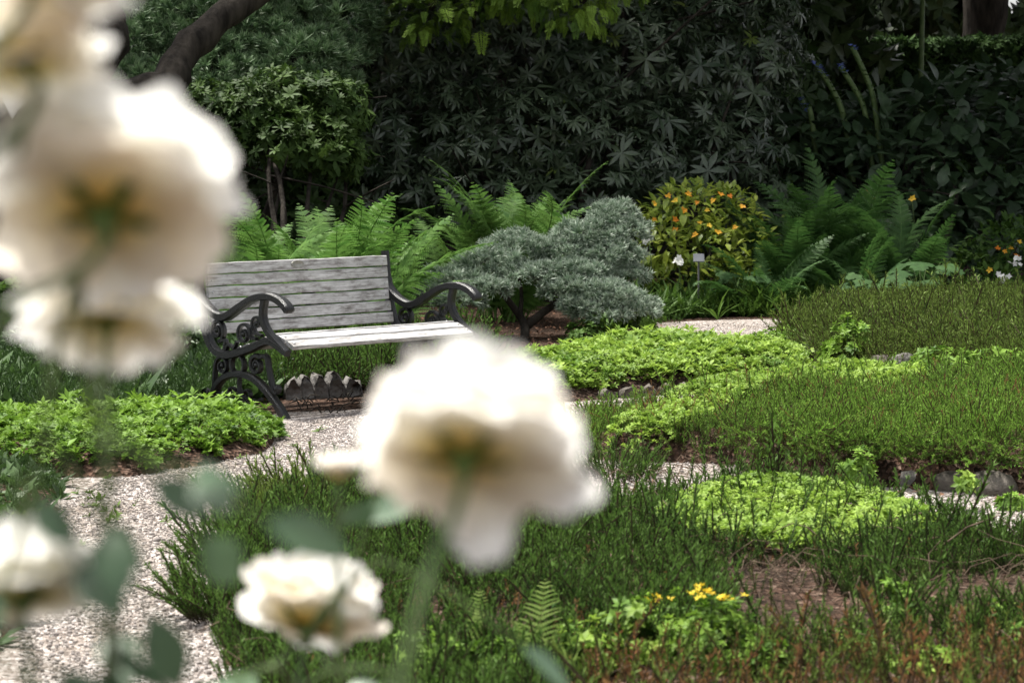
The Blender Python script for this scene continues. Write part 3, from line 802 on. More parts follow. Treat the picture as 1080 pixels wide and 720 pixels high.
# weeds on the gravel
zw = poly_ground([(60, 560), (100, 500), (200, 490), (290, 452), (330, 438), (400, 440), (330, 500), (240, 550), (230, 640), (180, 560), (150, 520)])
P = sample_poly(rng, zw, 22); P = P[wob(P, 2, 4) > .05]; P = np.column_stack([P, np.full(len(P), .006)])
P = np.vstack([P, np.column_stack([sample_poly(rng, poly_ground([(20, 600), (40, 520), (120, 505), (150, 540), (80, 600)]), 90)[:], ]) @ np.array([[1, 0, 0], [0, 1, 0]]) + np.array([0, 0, .006])])
P = np.vstack([P, np.column_stack([sample_poly(rng, poly_ground([(600, 455), (600, 426), (720, 418), (850, 405), (850, 415), (730, 430)]), 60), ]) @ np.array([[1, 0, 0], [0, 1, 0]]) + np.array([0, 0, .006])])
g = G(); scatter_many(g, SPRIG[:2] + LOW[:2], rng, P, .5, .032, tint_of(rng, P, .2, 1))
tag(g.build('weeds', M['heather_olive']), 'small weeds sprouting through the gravel path', 'weeds', kind='stuff')
# dry twigs and litter
def litter(name, zone, dens, label, ln=.16, zfun=None, lift=.012, mt='twig', rad=.0022):
    P = sample_poly(rng, zone, dens); g = G()
    z = zfun(P) if zfun else np.zeros(len(P))
    for p, zz in zip(P, z):
        a = rng.uniform(0, 6.28); l = ln * rng.uniform(.4, 1.3); e = rng.normal(.12, .22)
        q = np.array([p[0], p[1], zz + lift]); d = np.array([math.cos(a), math.sin(a), e])
        k = np.array([q + d * l * t + np.array([0, 0, .25 * l * math.sin(t * 3)]) + rng.normal(0, .07 * l, 3) * (t > 0) for t in (0, .35, .7, 1)])
        k[:, 2] = np.maximum(k[:, 2], zz + .006)
        tube(g, k, [rad, rad * .9, rad * .7, rad * .4], 4, caps=False)
    tag(g.build(name, M[mt]), label, 'twigs', kind='stuff')
litter('dry_twigs', bare, 170, 'dead grey twigs lying over the bare brown patch', .17, near.z, .02, rad=.0016)
litter('dry_twigs', poly_ground([(600, 520), (615, 478), (700, 475), (760, 490), (740, 520), (660, 530)]), 90, 'pale dead twigs scattered on the gravel between the beds', .16)
litter('dry_twigs', poly_ground([(305, 440), (310, 424), (380, 420), (440, 418), (430, 432), (380, 438)]), 120, 'bark litter on the soil below the bench', .06, rad=.004, mt='bark')
litter('dry_twigs', near.poly, 16, 'dry brown stems tangled in the near heather', .14, near.z, .05, rad=.0016)
litter('dry_twigs', zp([(800, 560), (990, 560), (1000, 600), (800, 600)], .1), 14, 'bare dark stems standing among the near heather', .25, near.z, .08, rad=.003)
# leaf litter
P = sample_poly(rng, poly_ground([(290, 436), (300, 421), (440, 414), (520, 395), (700, 352), (700, 325), (250, 330), (200, 420)]), 140)
P = np.vstack([P, sample_poly(rng, poly_ground([(820, 378), (870, 392), (1000, 404), (1100, 412), (1100, 418), (1000, 410), (860, 397)]), 300), sample_poly(rng, poly_ground([(215, 640), (215, 600), (240, 550), (262, 545), (240, 600), (240, 650)]), 130), sample_poly(rng, poly_ground([(850, 512), (1120, 528), (1120, 540), (850, 520)]), 200)])
g = G(); tmf = leaf(1, .5, 2, .3, .25)
g.scatter(tmf, np.column_stack([P, rng.uniform(.008, .03, len(P))]), up_basis(rng, len(P), .5), rng.uniform(.015, .045, len(P)), rng.uniform(0, 1, len(P)))
M['dead_leaf'] = leaf_mat('dead_leaf', (.05, .026, .017), (.22, .12, .075), rough=.8, transl=.1, spec=.15)
tag(g.build('leaf_litter', M['dead_leaf']), 'reddish brown dead leaves lying along the bed edges', 'leaf litter', kind='stuff')

# ================================================================== STONES
def add_rock(name, p, sx, sy, sz, label, cat, group, mat_, seed, rz=0, rough=.22):
    v, f, _ = rock(np.random.default_rng(seed), sx, sy, sz, 14, rough)
    g = G(); g.add(v, f); o = g.build(name, mat_); o.location = p; o.rotation_euler.z = rz
    return tag(o, label, cat, group)
def pointed_slab(px, py, w, h, seed, label, group):
    """upright edging slab with a peaked, rounded head"""
    rg = np.random.default_rng(seed); p = gp(px, py)
    prof = [(-.5, -.25), (-.5, .45), (-.42, .68), (-.22, .88), (0, 1.0), (.22, .86), (.42, .66), (.5, .42), (.5, -.25), (.25, -.25), (0, -.25), (-.25, -.25)]
    k = len(prof); V, F = [], []
    for s_, d in ((.93, -.5), (1, -.42), (1, .42), (.93, .5)):
        for a, b_ in prof: V.append((a * w * s_ + rg.normal(0, .005), d * .055 + rg.normal(0, .004), (b_ * s_ if b_ > 0 else b_) * h + rg.normal(0, .005)))
    for i in range(3):
        for j in range(k): F.append((i * k + j, i * k + (j + 1) % k, (i + 1) * k + (j + 1) % k, (i + 1) * k + j))
    for base, e in ((0, 0), (3 * k, 1)):
        for q in ((0, 1, 8, 11), (1, 2, 6, 7), (2, 3, 5, 6), (1, 7, 8, 8)):
            pass
        for q in ((11, 0, 1, 10), (10, 1, 7, 9), (9, 7, 8, 8), (1, 2, 6, 7), (2, 3, 5, 6), (3, 4, 5, 5)):
            if q[2] == q[3]:
                V.append(tuple((np.array(V[base + q[0]]) + np.array(V[base + q[2]])) / 2)); q = (base + q[0], base + q[1], base + q[2], len(V) - 1)
            else: q = tuple(base + i for i in q)
            F.append(q if not e else q[::-1])
    g = G(); g.add(V, F); o = g.build('edging_stone', M['stone'] if h > .09 else M['dark_stone']); o.location = p
    o.rotation_euler = (rg.normal(0, .06), rg.normal(0, .08), .55 + rg.normal(0, .12))
    return tag(o, label, 'edging stone', group)
gr = 'pointed stones edging the bed behind the bench'
for i, (px, w, h, lab) in enumerate([(308, .085, .12, 'dark pointed edging stone beside the front leg of the bench'), (322, .095, .135, 'brownish pointed edging stone second from the bench leg'),
                                     (338, .095, .14, 'grey pointed edging stone in the middle of the row under the bench seat'), (354, .10, .15, 'pale grey pointed edging stone, the lightest under the bench seat'),
                                     (371, .11, .11, 'low dark blunt edging stone at the end of the row under the bench')]):
    pointed_slab(px, 421 - (px - 308) * .05, w, h, 70 + i, lab, gr)
gr = 'stones edging the bright green mat'
for i, (px, py, w, lab) in enumerate([(640, 423, .09, 'edging stone half hidden under the near left of the green mat'), (663, 421, .12, 'pale edging stone leftmost showing below the green mat'), (684, 419, .08, 'small edging stone second from left below the green mat'),
                                      (703, 418, .10, 'reddish edging stone third from left below the green mat'), (723, 416, .09, 'dark edging stone fourth from left below the green mat'), (741, 414, .13, 'broad edging stone rightmost of the row below the green mat'),
                                      (858, 400, .16, 'grey stone at the right tip of the green mat')]):
    if px < 800: pointed_slab(px, py - 1, w, .062, 90 + i, lab, gr)
    else: add_rock('edging_stone', gp(px, py) + np.array([0, 0, .03]), .07, .06, .055, lab, 'edging stone', gr, M['dark_stone'], 97)
gr = 'rocks under the right hand heather'
for px, py, s_, lab in [(954, 397, .10, 'rounded pale grey rock at the foot of the olive heather mound'), (930, 395, .085, 'dark brown rock left of the pale grey rock under the heather mound'), (985, 402, .08, 'dark low rock right of the pale grey rock under the heather mound'), (848, 381, .06, 'small tan rock at the left end of the olive heather mound')]:
    add_rock('rock', gp(px, py) + np.array([0, 0, s_ * .5]), s_, s_ * .8, s_ * .95, lab, 'rock', gr, M['stone' if px == 954 else 'dark_stone'], int(px))
gr = 'rocks holding up the middle heather bank'
for px, py, s_, lab in [(970, 516, .085, 'pale topped rock under the dark overhang of the heather bank'), (932, 514, .09, 'dark brown rock left of the pale topped rock under the bank'), (1010, 520, .09, 'brown rock right of the pale topped rock under the bank'), (1050, 524, .10, 'brown rock below the right end of the heather bank')]:
    add_rock('rock', gp(px, py) + np.array([0, .09, s_ * .15]), s_ * 1.0, s_, s_ * .75, lab, 'rock', gr, M['stone' if px == 970 else 'dark_stone'], int(px))

# ================================================================== SHRUBS
def blob(px, py, d, rpx, rpy, ry):
    c = at(px, py, d); k = d / FPX
    return (c[0], c[1], c[2], rpx * k, ry, rpy * k)
def shrub(name, label, cat, base, blobs, tms, n, size, mats, seed, depth=.4, mode='out', upw=.5, jit=.5, tint=(0, 1), stems=5, stem_r=.02, bottom=-.6, group=None, child='foliage', core=True, mat_pick=None, size_var=.18):
    rg = np.random.default_rng(seed)
    base = np.array([base[0], base[1], 0.0])
    root = thing(name, label, cat, base, group)
    P, N = crown(rg, blobs, n, depth, bottom)
    d = norm(N * 1.0 + np.array([0, 0, upw]) + rg.normal(0, jit, P.shape))
    if mode == 'leaf':       # single leaves: lie outwards, face up
        rot = basis(norm(N + rg.normal(0, .7, P.shape) + np.array([0, 0, -.15])), np.array([0, -.25, 1.0]))
    else:                    # rosettes, tufts: template Z goes along d
        b_ = basis(d, rnd_unit(rg, len(P))); rot = np.stack([b_[..., 0], -b_[..., 2], b_[..., 1]], -1)
    s = size * np.exp(rg.normal(0, size_var, len(P)))
    cl = np.clip(.5 + .3 * wob(P[:, [0, 2]], 2.2, seed) + rg.normal(0, .25, len(P)), 0, 1) * (tint[1] - tint[0]) + tint[0]
    k = rg.integers(0, len(tms), len(P))
    g = G()
    if not isinstance(mats, (list, tuple)): mats = [mats]
    mi = np.zeros(len(P), int) if mat_pick is None else (rg.uniform(size=len(P)) < mat_pick).astype(int)
    for i, tm in enumerate(tms):
        for m_ in range(len(mats)):
            q = (k == i) & (mi == m_); g.scatter(tm, P[q], rot[q], s[q], cl[q], m_)
    g.build(child, mats, root, base)
    # stems from the base into the crown
    g = G()
    B = np.array(blobs)
    for i in range(stems):
        b_ = B[i % len(B)]
        e = b_[:3] + rg.normal(0, .25, 3) * b_[3:]
        s0 = base + np.array([rg.normal(0, .06), rg.normal(0, .06), -.03])
        mid = s0 + (e - s0) * .5 + rg.normal(0, .12, 3) * np.linalg.norm(e - s0) * .6
        mid[2] = max(mid[2], .05)
        pth = smooth_path([s0, mid, e], 10); tube(g, pth, np.linspace(stem_r, stem_r * .3, 10), 6)
        for t in (5, 7, 9):
            e2 = pth[t] + rg.normal(0, .7, 3) * b_[3:] * .8; tube(g, smooth_path([pth[t], (pth[t] + e2) / 2 + rg.normal(0, .03, 3), e2], 5), np.linspace(stem_r * .35, stem_r * .12, 5), 4, caps=False)
    g.build('branches', M['bark'], root, base)
    return root
rng = np.random.default_rng(33)
TUFT = [tuft(rng, 16, 1, .055, (.15, 1.35)) for _ in range(4)]
BTUFT = [tuft(rng, 26, 1, .10, (.05, 1.25)) for _ in range(4)]
CTUFT = [tuft(rng, 20, 1, .15, (.1, 1.45)) for _ in range(4)]
rl = leaf(1, .235, 4, .18, .25, .55, .1)
WHORL = [whorl(rng, int(rng.integers(7, 11)), rl, (-.45, .25), (.7, 1.1)) for _ in range(5)]
YOUNG = [whorl(rng, 6, rl, (.5, 1.2), (.5, .9)) for _ in range(2)]
PIERIS = [whorl(rng, 9, leaf(1, .34, 3, .2, .2, .6), (-.2, .8), (.7, 1.1)) for _ in range(4)]
OVATE = [leaf(1, .68, 4, .22, .25, .42, .12), leaf(1, .6, 4, .15, .35, .4, .12)]
SMALL = [whorl(rng, 6, leaf(1, .5, 2, .2, .1), (-.2, .9), (.6, 1.1)) for _ in range(3)]

# blue dwarf pine right of the bench
bp_ = [blob(545, 262, 17.6, 36, 17, .28), blob(515, 280, 17.4, 40, 15, .28), blob(478, 296, 17.2, 36, 14, .25), blob(452, 306, 17.1, 20, 10, .2), blob(508, 304, 17.1, 34, 12, .28), blob(556, 292, 17.3, 34, 13, .25), blob(482, 318, 16.95, 30, 10, .22),
       blob(648, 228, 17.9, 26, 16, .25), blob(662, 244, 17.8, 24, 14, .2), blob(625, 248, 17.7, 42, 15, .28), blob(590, 266, 17.6, 34, 14, .26), blob(636, 268, 17.6, 42, 15, .28), blob(602, 286, 17.4, 44, 14, .28), blob(655, 290, 17.6, 30, 14, .25),
       blob(612, 306, 17.2, 44, 14, .28), blob(645, 312, 17.2, 34, 13, .25), blob(672, 326, 17.2, 24, 14, .2), blob(632, 330, 17.05, 32, 14, .22), blob(610, 322, 17.1, 20, 10, .2)]
conifer = shrub('dwarf_pine', 'spreading silvery blue dwarf pine on a forked dark trunk right of the bench', 'pine shrub', gp(553, 357), bp_, CTUFT, 4300, .046, M['blue_pine'], 41, depth=.35, upw=.9, jit=.4, stems=0, bottom=-.45, size_var=.25)
g = G(); b0 = gp(553, 357)
for path, r0 in (([gp(553, 360), at(553, 342, 17.3), at(540, 322, 17.3), at(522, 300, 17.3), at(505, 285, 17.4)], .036), ([at(554, 345, 17.3), at(572, 330, 17.3), at(592, 315, 17.4), at(620, 285, 17.6), at(650, 250, 17.8)], .034),
                 ([at(548, 335, 17.3), at(550, 310, 17.4), at(545, 280, 17.5)], .02), ([at(592, 315, 17.4), at(620, 322, 17.2), at(655, 325, 17.2)], .014)):
    p = smooth_path(path, 14); tube(g, p, np.linspace(r0, r0 * .35, 14), 8)
g.build('trunk', M['bark'], conifer, np.array([b0[0], b0[1], 0]))

# rhododendron, the great dark shrub behind
rb = [blob(420, 60, 22.6, 90, 75, .9), blob(520, 40, 22.9, 100, 85, 1.0), blob(640, 60, 22.9, 110, 90, 1.0), blob(750, 70, 23.2, 95, 100, 1.0), blob(800, 30, 23.6, 60, 75, .8), blob(450, 150, 22.0, 95, 65, .8), blob(560, 150, 22.0, 105, 70, .8),
      blob(670, 160, 22.2, 110, 75, .8), blob(770, 170, 22.8, 70, 80, .8), blob(500, 205, 21.6, 90, 50, .6), blob(620, 215, 21.6, 100, 50, .6), blob(400, 195, 21.8, 60, 45, .6), blob(800, 235, 23.0, 70, 60, .7), blob(600, -60, 23.2, 200, 90, 1.1), blob(440, -50, 23.0, 90, 70, .9)]
shrub('rhododendron', 'very large dark rhododendron with whorls of long drooping leaves filling the middle background', 'shrub', gp(600, 318), rb, WHORL, 4500, .122, [M['rhodo'], M['rhodo_young']], 42, depth=.55, upw=.55, jit=.4, stems=14, stem_r=.05, bottom=-.9, mat_pick=.012, size_var=.22)

# mugo pine mound top left
pb = [blob(140, 50, 21, 60, 50, .7), blob(150, 100, 20.6, 60, 36, .6), blob(210, 30, 21.2, 70, 50, .8), blob(290, 30, 21.4, 80, 50, .8), blob(320, 70, 21.0, 60, 40, .7), blob(230, 75, 20.8, 50, 36, .7), blob(350, 30, 21.6, 50, 45, .7), blob(230, -30, 21.8, 150, 50, .9), blob(80, 60, 21.2, 60, 60, .8), blob(270, 95, 20.7, 60, 30, .5)]
shrub('mountain_pine', 'billowing blue green mountain pine at the upper left behind the roses', 'pine shrub', gp(210, 330), pb, BTUFT, 5200, .10, M['pine'], 43, depth=.4, upw=.8, jit=.4, stems=10, stem_r=.05, bottom=-.7)
# broadleaf shrub under it
lb = [blob(300, 110, 20, 70, 36, .6), blob(345, 120, 20, 48, 42, .6), blob(260, 125, 19.8, 50, 38, .6), blob(310, 150, 19.6, 60, 34, .5), blob(225, 120, 20, 40, 36, .5), blob(350, 165, 19.8, 40, 30, .5), blob(20, 320, 17, 40, 30, .4)][:6]
shrub('evergreen_shrub', 'glossy mid green broad leaved shrub between the mountain pine and the ferns', 'shrub', gp(300, 345), lb, PIERIS, 1700, .085, M['evergreen'], 44, depth=.7, upw=.6, stems=8, stem_r=.03, bottom=-.8)
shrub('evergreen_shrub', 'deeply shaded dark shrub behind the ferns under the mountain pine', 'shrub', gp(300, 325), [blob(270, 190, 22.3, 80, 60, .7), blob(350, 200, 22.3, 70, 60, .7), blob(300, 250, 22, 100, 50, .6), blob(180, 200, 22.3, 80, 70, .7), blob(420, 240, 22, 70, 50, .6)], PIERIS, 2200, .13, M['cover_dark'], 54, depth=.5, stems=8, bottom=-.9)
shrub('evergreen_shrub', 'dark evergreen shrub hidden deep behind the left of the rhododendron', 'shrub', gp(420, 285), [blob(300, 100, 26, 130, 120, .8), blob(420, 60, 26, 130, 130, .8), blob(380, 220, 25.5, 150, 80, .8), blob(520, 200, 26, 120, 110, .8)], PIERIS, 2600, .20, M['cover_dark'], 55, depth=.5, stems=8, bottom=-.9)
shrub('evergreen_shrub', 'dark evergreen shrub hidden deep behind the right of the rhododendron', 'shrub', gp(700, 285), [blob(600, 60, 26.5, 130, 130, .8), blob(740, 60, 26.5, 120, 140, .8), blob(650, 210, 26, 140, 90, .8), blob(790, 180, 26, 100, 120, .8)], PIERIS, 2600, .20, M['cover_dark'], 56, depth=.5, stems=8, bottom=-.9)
# foliage beside the left trunk
shrub('leafy_shrub', 'small light green leafy shrub by the dark trunk at the left edge', 'shrub', gp(38, 395), [blob(40, 275, 16, 24, 22, .25), blob(15, 325, 15.8, 40, 30, .3), blob(60, 330, 16, 30, 40, .3)], PIERIS, 420, .085, M['broad'], 45, stems=4, tint=(.4, 1), bottom=-.9)
# shadowy filler between (dark leaves low behind the bench)
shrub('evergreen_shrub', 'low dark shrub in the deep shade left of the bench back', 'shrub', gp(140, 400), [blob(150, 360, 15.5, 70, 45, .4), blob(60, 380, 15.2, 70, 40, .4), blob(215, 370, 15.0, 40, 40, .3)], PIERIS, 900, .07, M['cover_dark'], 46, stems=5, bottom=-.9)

# flowering shrub with orange and yellow flowers
hb = [blob(716, 228, 20.6, 40, 34, .4), blob(764, 230, 20.8, 42, 34, .4), blob(740, 262, 20.4, 46, 36, .4), blob(698, 258, 20.3, 28, 38, .35), blob(784, 264, 20.6, 32, 34, .35), blob(742, 220, 20.9, 44, 26, .4), blob(715, 290, 20.3, 34, 24, .3), blob(770, 292, 20.3, 36, 24, .3)]
hyp = shrub('flowering_shrub', 'leafy green shrub dotted with orange and yellow flowers behind the small grey sign', 'shrub', gp(740, 330), hb, [leaf(1, .5, 3, .2, .25, .45), leaf(1, .45, 3, .1, .35, .4)], 1700, .085, M['hyper'], 47, mode='leaf', stems=7, tint=(.1, 1), bottom=-.8)
def flowers(root, name, label, pts, mt, size, seed, k=5, tmp=None):
    rg = np.random.default_rng(seed); base = np.array(root.location)
    tmp = tmp or whorl(rg, k, leaf(1, .75, 2, .2, .15, .6, .2), (.1, .6), (.8, 1.1))
    for p in pts:
        g = G(); d = norm(np.array([[rg.normal(0, .3), -.7, .7]])); b_ = basis(d, rnd_unit(rg, 1)); rot = np.stack([b_[..., 0], -b_[..., 2], b_[..., 1]], -1)
        g.scatter(tmp, np.array([[0, 0, 0.0]]), rot, [size * rg.uniform(.75, 1.25)], [rg.uniform(0, 1)])
        o = g.build(name, mt, root); o.location = np.asarray(p) - base
        if label: o['label'] = label
rg = np.random.default_rng(3)
FP = [(690, 215), (705, 207), (712, 212), (726, 205), (735, 214), (746, 222), (748, 238), (712, 232), (738, 235), (733, 248), (760, 205), (770, 207), (783, 218), (712, 243), (690, 232), (757, 245), (775, 240), (752, 212), (721, 222)]
flowers(hyp, 'flower', None, [at(x, y, 20.0 + .1 * (i % 3)) for i, (x, y) in enumerate(FP)], M['orange_petal'], .032, 4)
# white phlox heads
def phlox(px, py, d, label, n=7, base_py=None):
    c = at(px, py, d); root = thing('white_flower', label, 'flower', (c[0], c[1], 0), 'white flowers in the background')
    rg = np.random.default_rng(int(px)); g = G()
    P = np.array([0, 0, c[2]]) + rg.normal(0, 1, (n, 3)) * np.array([.022, .014, .020])
    tm = whorl(rg, 5, leaf(1, .8, 2, .1, .1, .6, .2), (-.1, .4), (.8, 1.1)); b_ = basis(norm(np.array([0, -.8, .5]) + rg.normal(0, .4, (n, 3))), rnd_unit(rg, n))
    g.scatter(tm, P, np.stack([b_[..., 0], -b_[..., 2], b_[..., 1]], -1), np.full(n, .03), rg.uniform(0, 1, n)); g.build('flower_head', M['white_petal'], root)
    g = G(); tube(g, smooth_path([(0, 0, -.02), (.02, .01, c[2] * .5), (0, 0.01, c[2] - .02)], 8), .004, 5)
    g.build('stem', M['green_stem'], root)
    lf = leaf(1, .3, 3, .2, .3); g = G(); k = 8; z = np.linspace(.1, .85, k) * c[2]; a = rg.uniform(0, 6.28, k)
    g.scatter(lf, np.column_stack([np.zeros((k, 2)), z]), basis(np.column_stack([np.cos(a), np.sin(a), np.full(k, .3)]), np.array([0, 0, 1.0])), np.full(k, .09), rg.uniform(0, 1, k)); g.build('leaves', M['broad'], root)
for a in ((685, 251, 19.9, 'white flower in front of the orange flowered shrub, the higher of two'), (716, 277, 19.8, 'white flower beside the small grey sign'), (1073, 275, 20.5, 'highest white flower at the right edge'),
          (1060, 290, 20.3, 'middle white flower of three at the right edge'), (1057, 316, 19.5, 'lowest white flower at the right edge just above the heather mound')):
    phlox(*a)

# broad leaved shrub on the right
qb = [blob(860, 142, 24, 55, 34, .7), blob(920, 142, 24, 60, 40, .7), blob(990, 122, 24.2, 60, 40, .8), blob(1050, 112, 24.4, 60, 45, .8), blob(950, 177, 23.5, 80, 42, .7), blob(1030, 177, 23.4, 80, 50, .7), blob(890, 187, 23.6, 70, 42, .7), blob(1070, 227, 23.0, 70, 50, .7), blob(1000, 237, 22.9, 70, 45, .7), blob(1130, 152, 23.8, 80, 70, .9), blob(930, 237, 23.0, 60, 40, .6)]
shrub('hydrangea', 'large shadowy shrub with broad dark leaves at the right', 'shrub', gp(980, 312), qb, OVATE, 3000, .17, M['bigleaf'], 48, mode='leaf', depth=.55, stems=12, stem_r=.03, bottom=-.9, size_var=.25)
# shrub with small orange flowers, far right
ob_ = [blob(1062, 262, 21.5, 42, 34, .4), blob(1090, 280, 21.2, 50, 50, .5), blob(1030, 290, 21.6, 36, 34, .35), blob(1060, 310, 21.0, 55, 30, .4)]
orr = shrub('flowering_shrub', 'dark leafy shrub with a few orange flowers at the right edge', 'shrub', gp(1065, 318), ob_, [leaf(1, .5, 3, .2, .25, .45)], 1100, .085, M['broad'], 49, mode='leaf', stems=6, bottom=-.9, tint=(0, .6))
flowers(orr, 'flower', None, [at(x, y, 20.9) for x, y in ((1066, 262), (1072, 270), (1060, 265), (1075, 255), (1044, 285), (1052, 262))], M['orange_petal'], .03, 6)
# orange lilies behind the right ferns
for i, (x, y, lab) in enumerate([(915, 203, 'orange flower on a thin stem behind the right fern, leftmost of three'), (921, 209, 'orange flower just below its neighbour behind the right fern'), (962, 210, 'orange flower on a thin stem right of the tall fern frond')]):
    c = at(x, y, 22.2); root = thing('orange_flower', lab, 'flower', (c[0], c[1], 0), 'orange flowers behind the ferns')
    flowers(root, 'flower_head', None, [c], M['orange_petal'], .042, 60 + i)
    g = G(); tube(g, smooth_path([(0, 0, -.02), (.03, 0, c[2] * .6), (0, .01, c[2])], 8), .004, 5); g.build('stem', M['green_stem'], root)

# ---- ferns
def frond_mesh(name, seed, mt, arch=1.0, npin=34, wid=.14):
    """length about 1, rises along +Z and arches over to +Y"""
    rg = np.random.default_rng(seed); g = G()
    t = np.linspace(0, 1, 60); ang = R(88) - arch * R(52) * t ** 2.2
    y = np.cumsum(np.cos(ang)) / 60; z = np.cumsum(np.sin(ang)) / 60; x = .03 * np.sin(t * 3 + seed)
    rach = np.column_stack([x, y, z])
    tube(g, rach[::4], np.linspace(.007, .0015, 15), 5, t=.9, caps=False)
    for i in range(npin):
        q = .13 + .86 * i / (npin - 1); k = int(q * 59)
        tg = norm(rach[min(k + 1, 59)] - rach[max(k - 1, 0)]); nrm = norm(np.cross(np.array([1.0, 0, 0]), tg))
        L = wid * (math.sin(math.pi * (.10 + .90 * q) ** .8) ** .75 + .03) * rg.uniform(.92, 1.05)
        for sg in (-1, 1):
            d = norm(np.array([sg, 0, 0]) * .9 + tg * (.28 + .35 * q) + nrm * rg.normal(.02, .08)); side = norm(np.cross(d, nrm)); 
            ks = 9; V, F, A = [], [], []
            for j in range(ks):            # each pinna: a row of paired lobes
                s_ = j / ks; c = rach[k] + d * L * s_ - nrm * .25 * L * s_ * s_
                w = .0195 * (1 - s_ * .8) * (L / wid) ** .4
                for s2 in (-1, 1):
                    b0 = len(V); V += [c, c + d * L / ks * .95, c + d * L / ks * .9 + side * s2 * w, c + d * L / ks * .25 + side * s2 * w * .8]; A += [s_] * 4
                    F.append((b0, b0 + 1, b0 + 2, b0 + 3) if s2 > 0 else (b0, b0 + 3, b0 + 2, b0 + 1))
            g.add(V, F, .5 + .25 * math.sin(i) + rg.normal(0, .12), .3)
    o = g.build(name, mt); me = o.data; bpy.data.objects.remove(o)
    return me
FR = {'l': [frond_mesh('frond', s_, M['fern_light'], a) for s_, a in ((1, .7), (2, 1.0), (3, 1.25))], 'd': [frond_mesh('frond', s_, M['fern_shaded'], a) for s_, a in ((4, .6), (5, .9), (6, 1.2))]}
def fern(label, px, py, d, h, n, kind, seed, group='ferns behind the paths', lean=(.12, .75), sprd=.09, scl=(.75, 1.1), dir_=None):
    rg = np.random.default_rng(seed); p = at(px, py, d); root = thing('fern', label, 'fern', (p[0], p[1], 0), group)
    for i in range(n):
        o = bpy.data.objects.new('frond', FR[kind][int(rg.integers(0, 3))]); col.objects.link(o); o.parent = root
        a = 2 * math.pi * i / n * 2.6 + rg.uniform(-.4, .4)
        tl = rg.uniform(*lean)
        o.rotation_euler = Matrix.Rotation(a, 3, 'Z').to_quaternion().to_euler()
        o.rotation_euler = (Matrix.Rotation(a, 3, 'Z') @ Matrix.Rotation(-tl, 3, 'X') @ Matrix.Rotation(rg.normal(0, .25), 3, 'Y')).to_euler()
        o.location = (rg.normal(0, sprd), rg.normal(0, sprd), -.02)
        s_ = h * rg.uniform(*scl); o.scale = (s_, s_, s_)
    return root
fern('light green fern behind the left end of the bench back', 285, 300, 16.4, 1.25, 24, 'l', 1)
fern('tall light green fern behind the middle of the bench back', 345, 300, 16.8, 1.32, 26, 'l', 2)
fern('light green fern behind the right end of the bench back', 388, 300, 16.2, .98, 20, 'l', 3)
fern('light green fern between the two tallest behind the bench back', 315, 300, 17.3, 1.2, 18, 'l', 12)
fern('low light fern tucked behind the bench at far left', 248, 310, 16.0, 1.1, 16, 'l', 7)
fern('upright fern between the rhododendron and the blue dwarf pine', 535, 300, 19.0, 1.46, 28, 'l', 4, lean=(.05, .4))
fern('smaller fern leaning left of the upright fern behind the dwarf pine', 506, 300, 19.2, 1.2, 12, 'l', 8, lean=(.1, .6))
fern('broad dark fern right of the orange flowered shrub', 838, 315, 20.6, 1.15, 26, 'd', 5, lean=(.1, .7))
fern('tallest dark fern in the shade right of centre', 872, 315, 21.2, 1.40, 24, 'd', 9, lean=(.05, .55))
fern('dark fern with one upright frond at the right of the ferns', 942, 315, 20.8, 1.15, 24, 'd', 6, lean=(.04, .6))
fern('low dark fern spilling over beside the far path', 808, 325, 19.9, .85, 14, 'd', 10, lean=(.3, .9))
fern('dark fern in front between the two tall shaded ferns', 905, 320, 20.2, .9, 14, 'd', 11, lean=(.3, .9))

# lobed leaf plants
def lobed_leaf():
    V, F = [(0, 0, 0)], []
    pts = []
    for i in range(21):
        a = -2.3 + 4.6 * i / 20; r = (.62 + .38 * abs(math.cos(a * 1.75)) ** .6) * (1 - .12 * abs(a)) * (1 if i % 2 else .86)
        pts.append((math.sin(a) * r * .62, .35 + math.cos(a) * r * .62, -.10 * r * r))
    V = [(0, .33, .04)] + pts; F = [(0, i, i + 1, i + 2) for i in range(1, 20, 2)]
    V.append((0, .05, 0)); return np.array(V), np.array(F), np.full(len(V), .5)
LOB = lobed_leaf()
def lobed(label, px, py, d, n, h, size, seed):
    rg = np.random.default_rng(seed); p = at(px, py, d); root = thing('lobed_leaf_plant', label, 'plant', (p[0], p[1], 0), 'plants with lobed leaves')
    for i in range(n):
        a = rg.uniform(0, 6.28); r = rg.uniform(.05, .24); q = np.array([math.cos(a) * r, math.sin(a) * r, h * rg.uniform(.35, 1)])
        g = G(); tube(g, smooth_path([(0, 0, -.02), q * np.array([.35, .35, .6]), q], 6), .004, 4, m=1, caps=False)
        g.scatter(LOB, q[None], basis(np.array([[math.cos(a), math.sin(a) - .6, -.35]]), np.array([0, -.3, 1.0])), [size * rg.uniform(.7, 1.15)], [rg.uniform(0, 1)])
        g.build('leaf', [M['lobed'], M['green_stem']], root)
lobed('lobed leaf plant low in the shade left of the other one', 925, 318, 19.6, 10, .42, .20, 1)
lobed('lobed leaf plant with maple like leaves under the right fern', 972, 320, 19.4, 14, .5, .24, 2)
lobed('pale lobed leaf plant right of the small grey sign', 780, 325, 19.9, 9, .42, .20, 3)
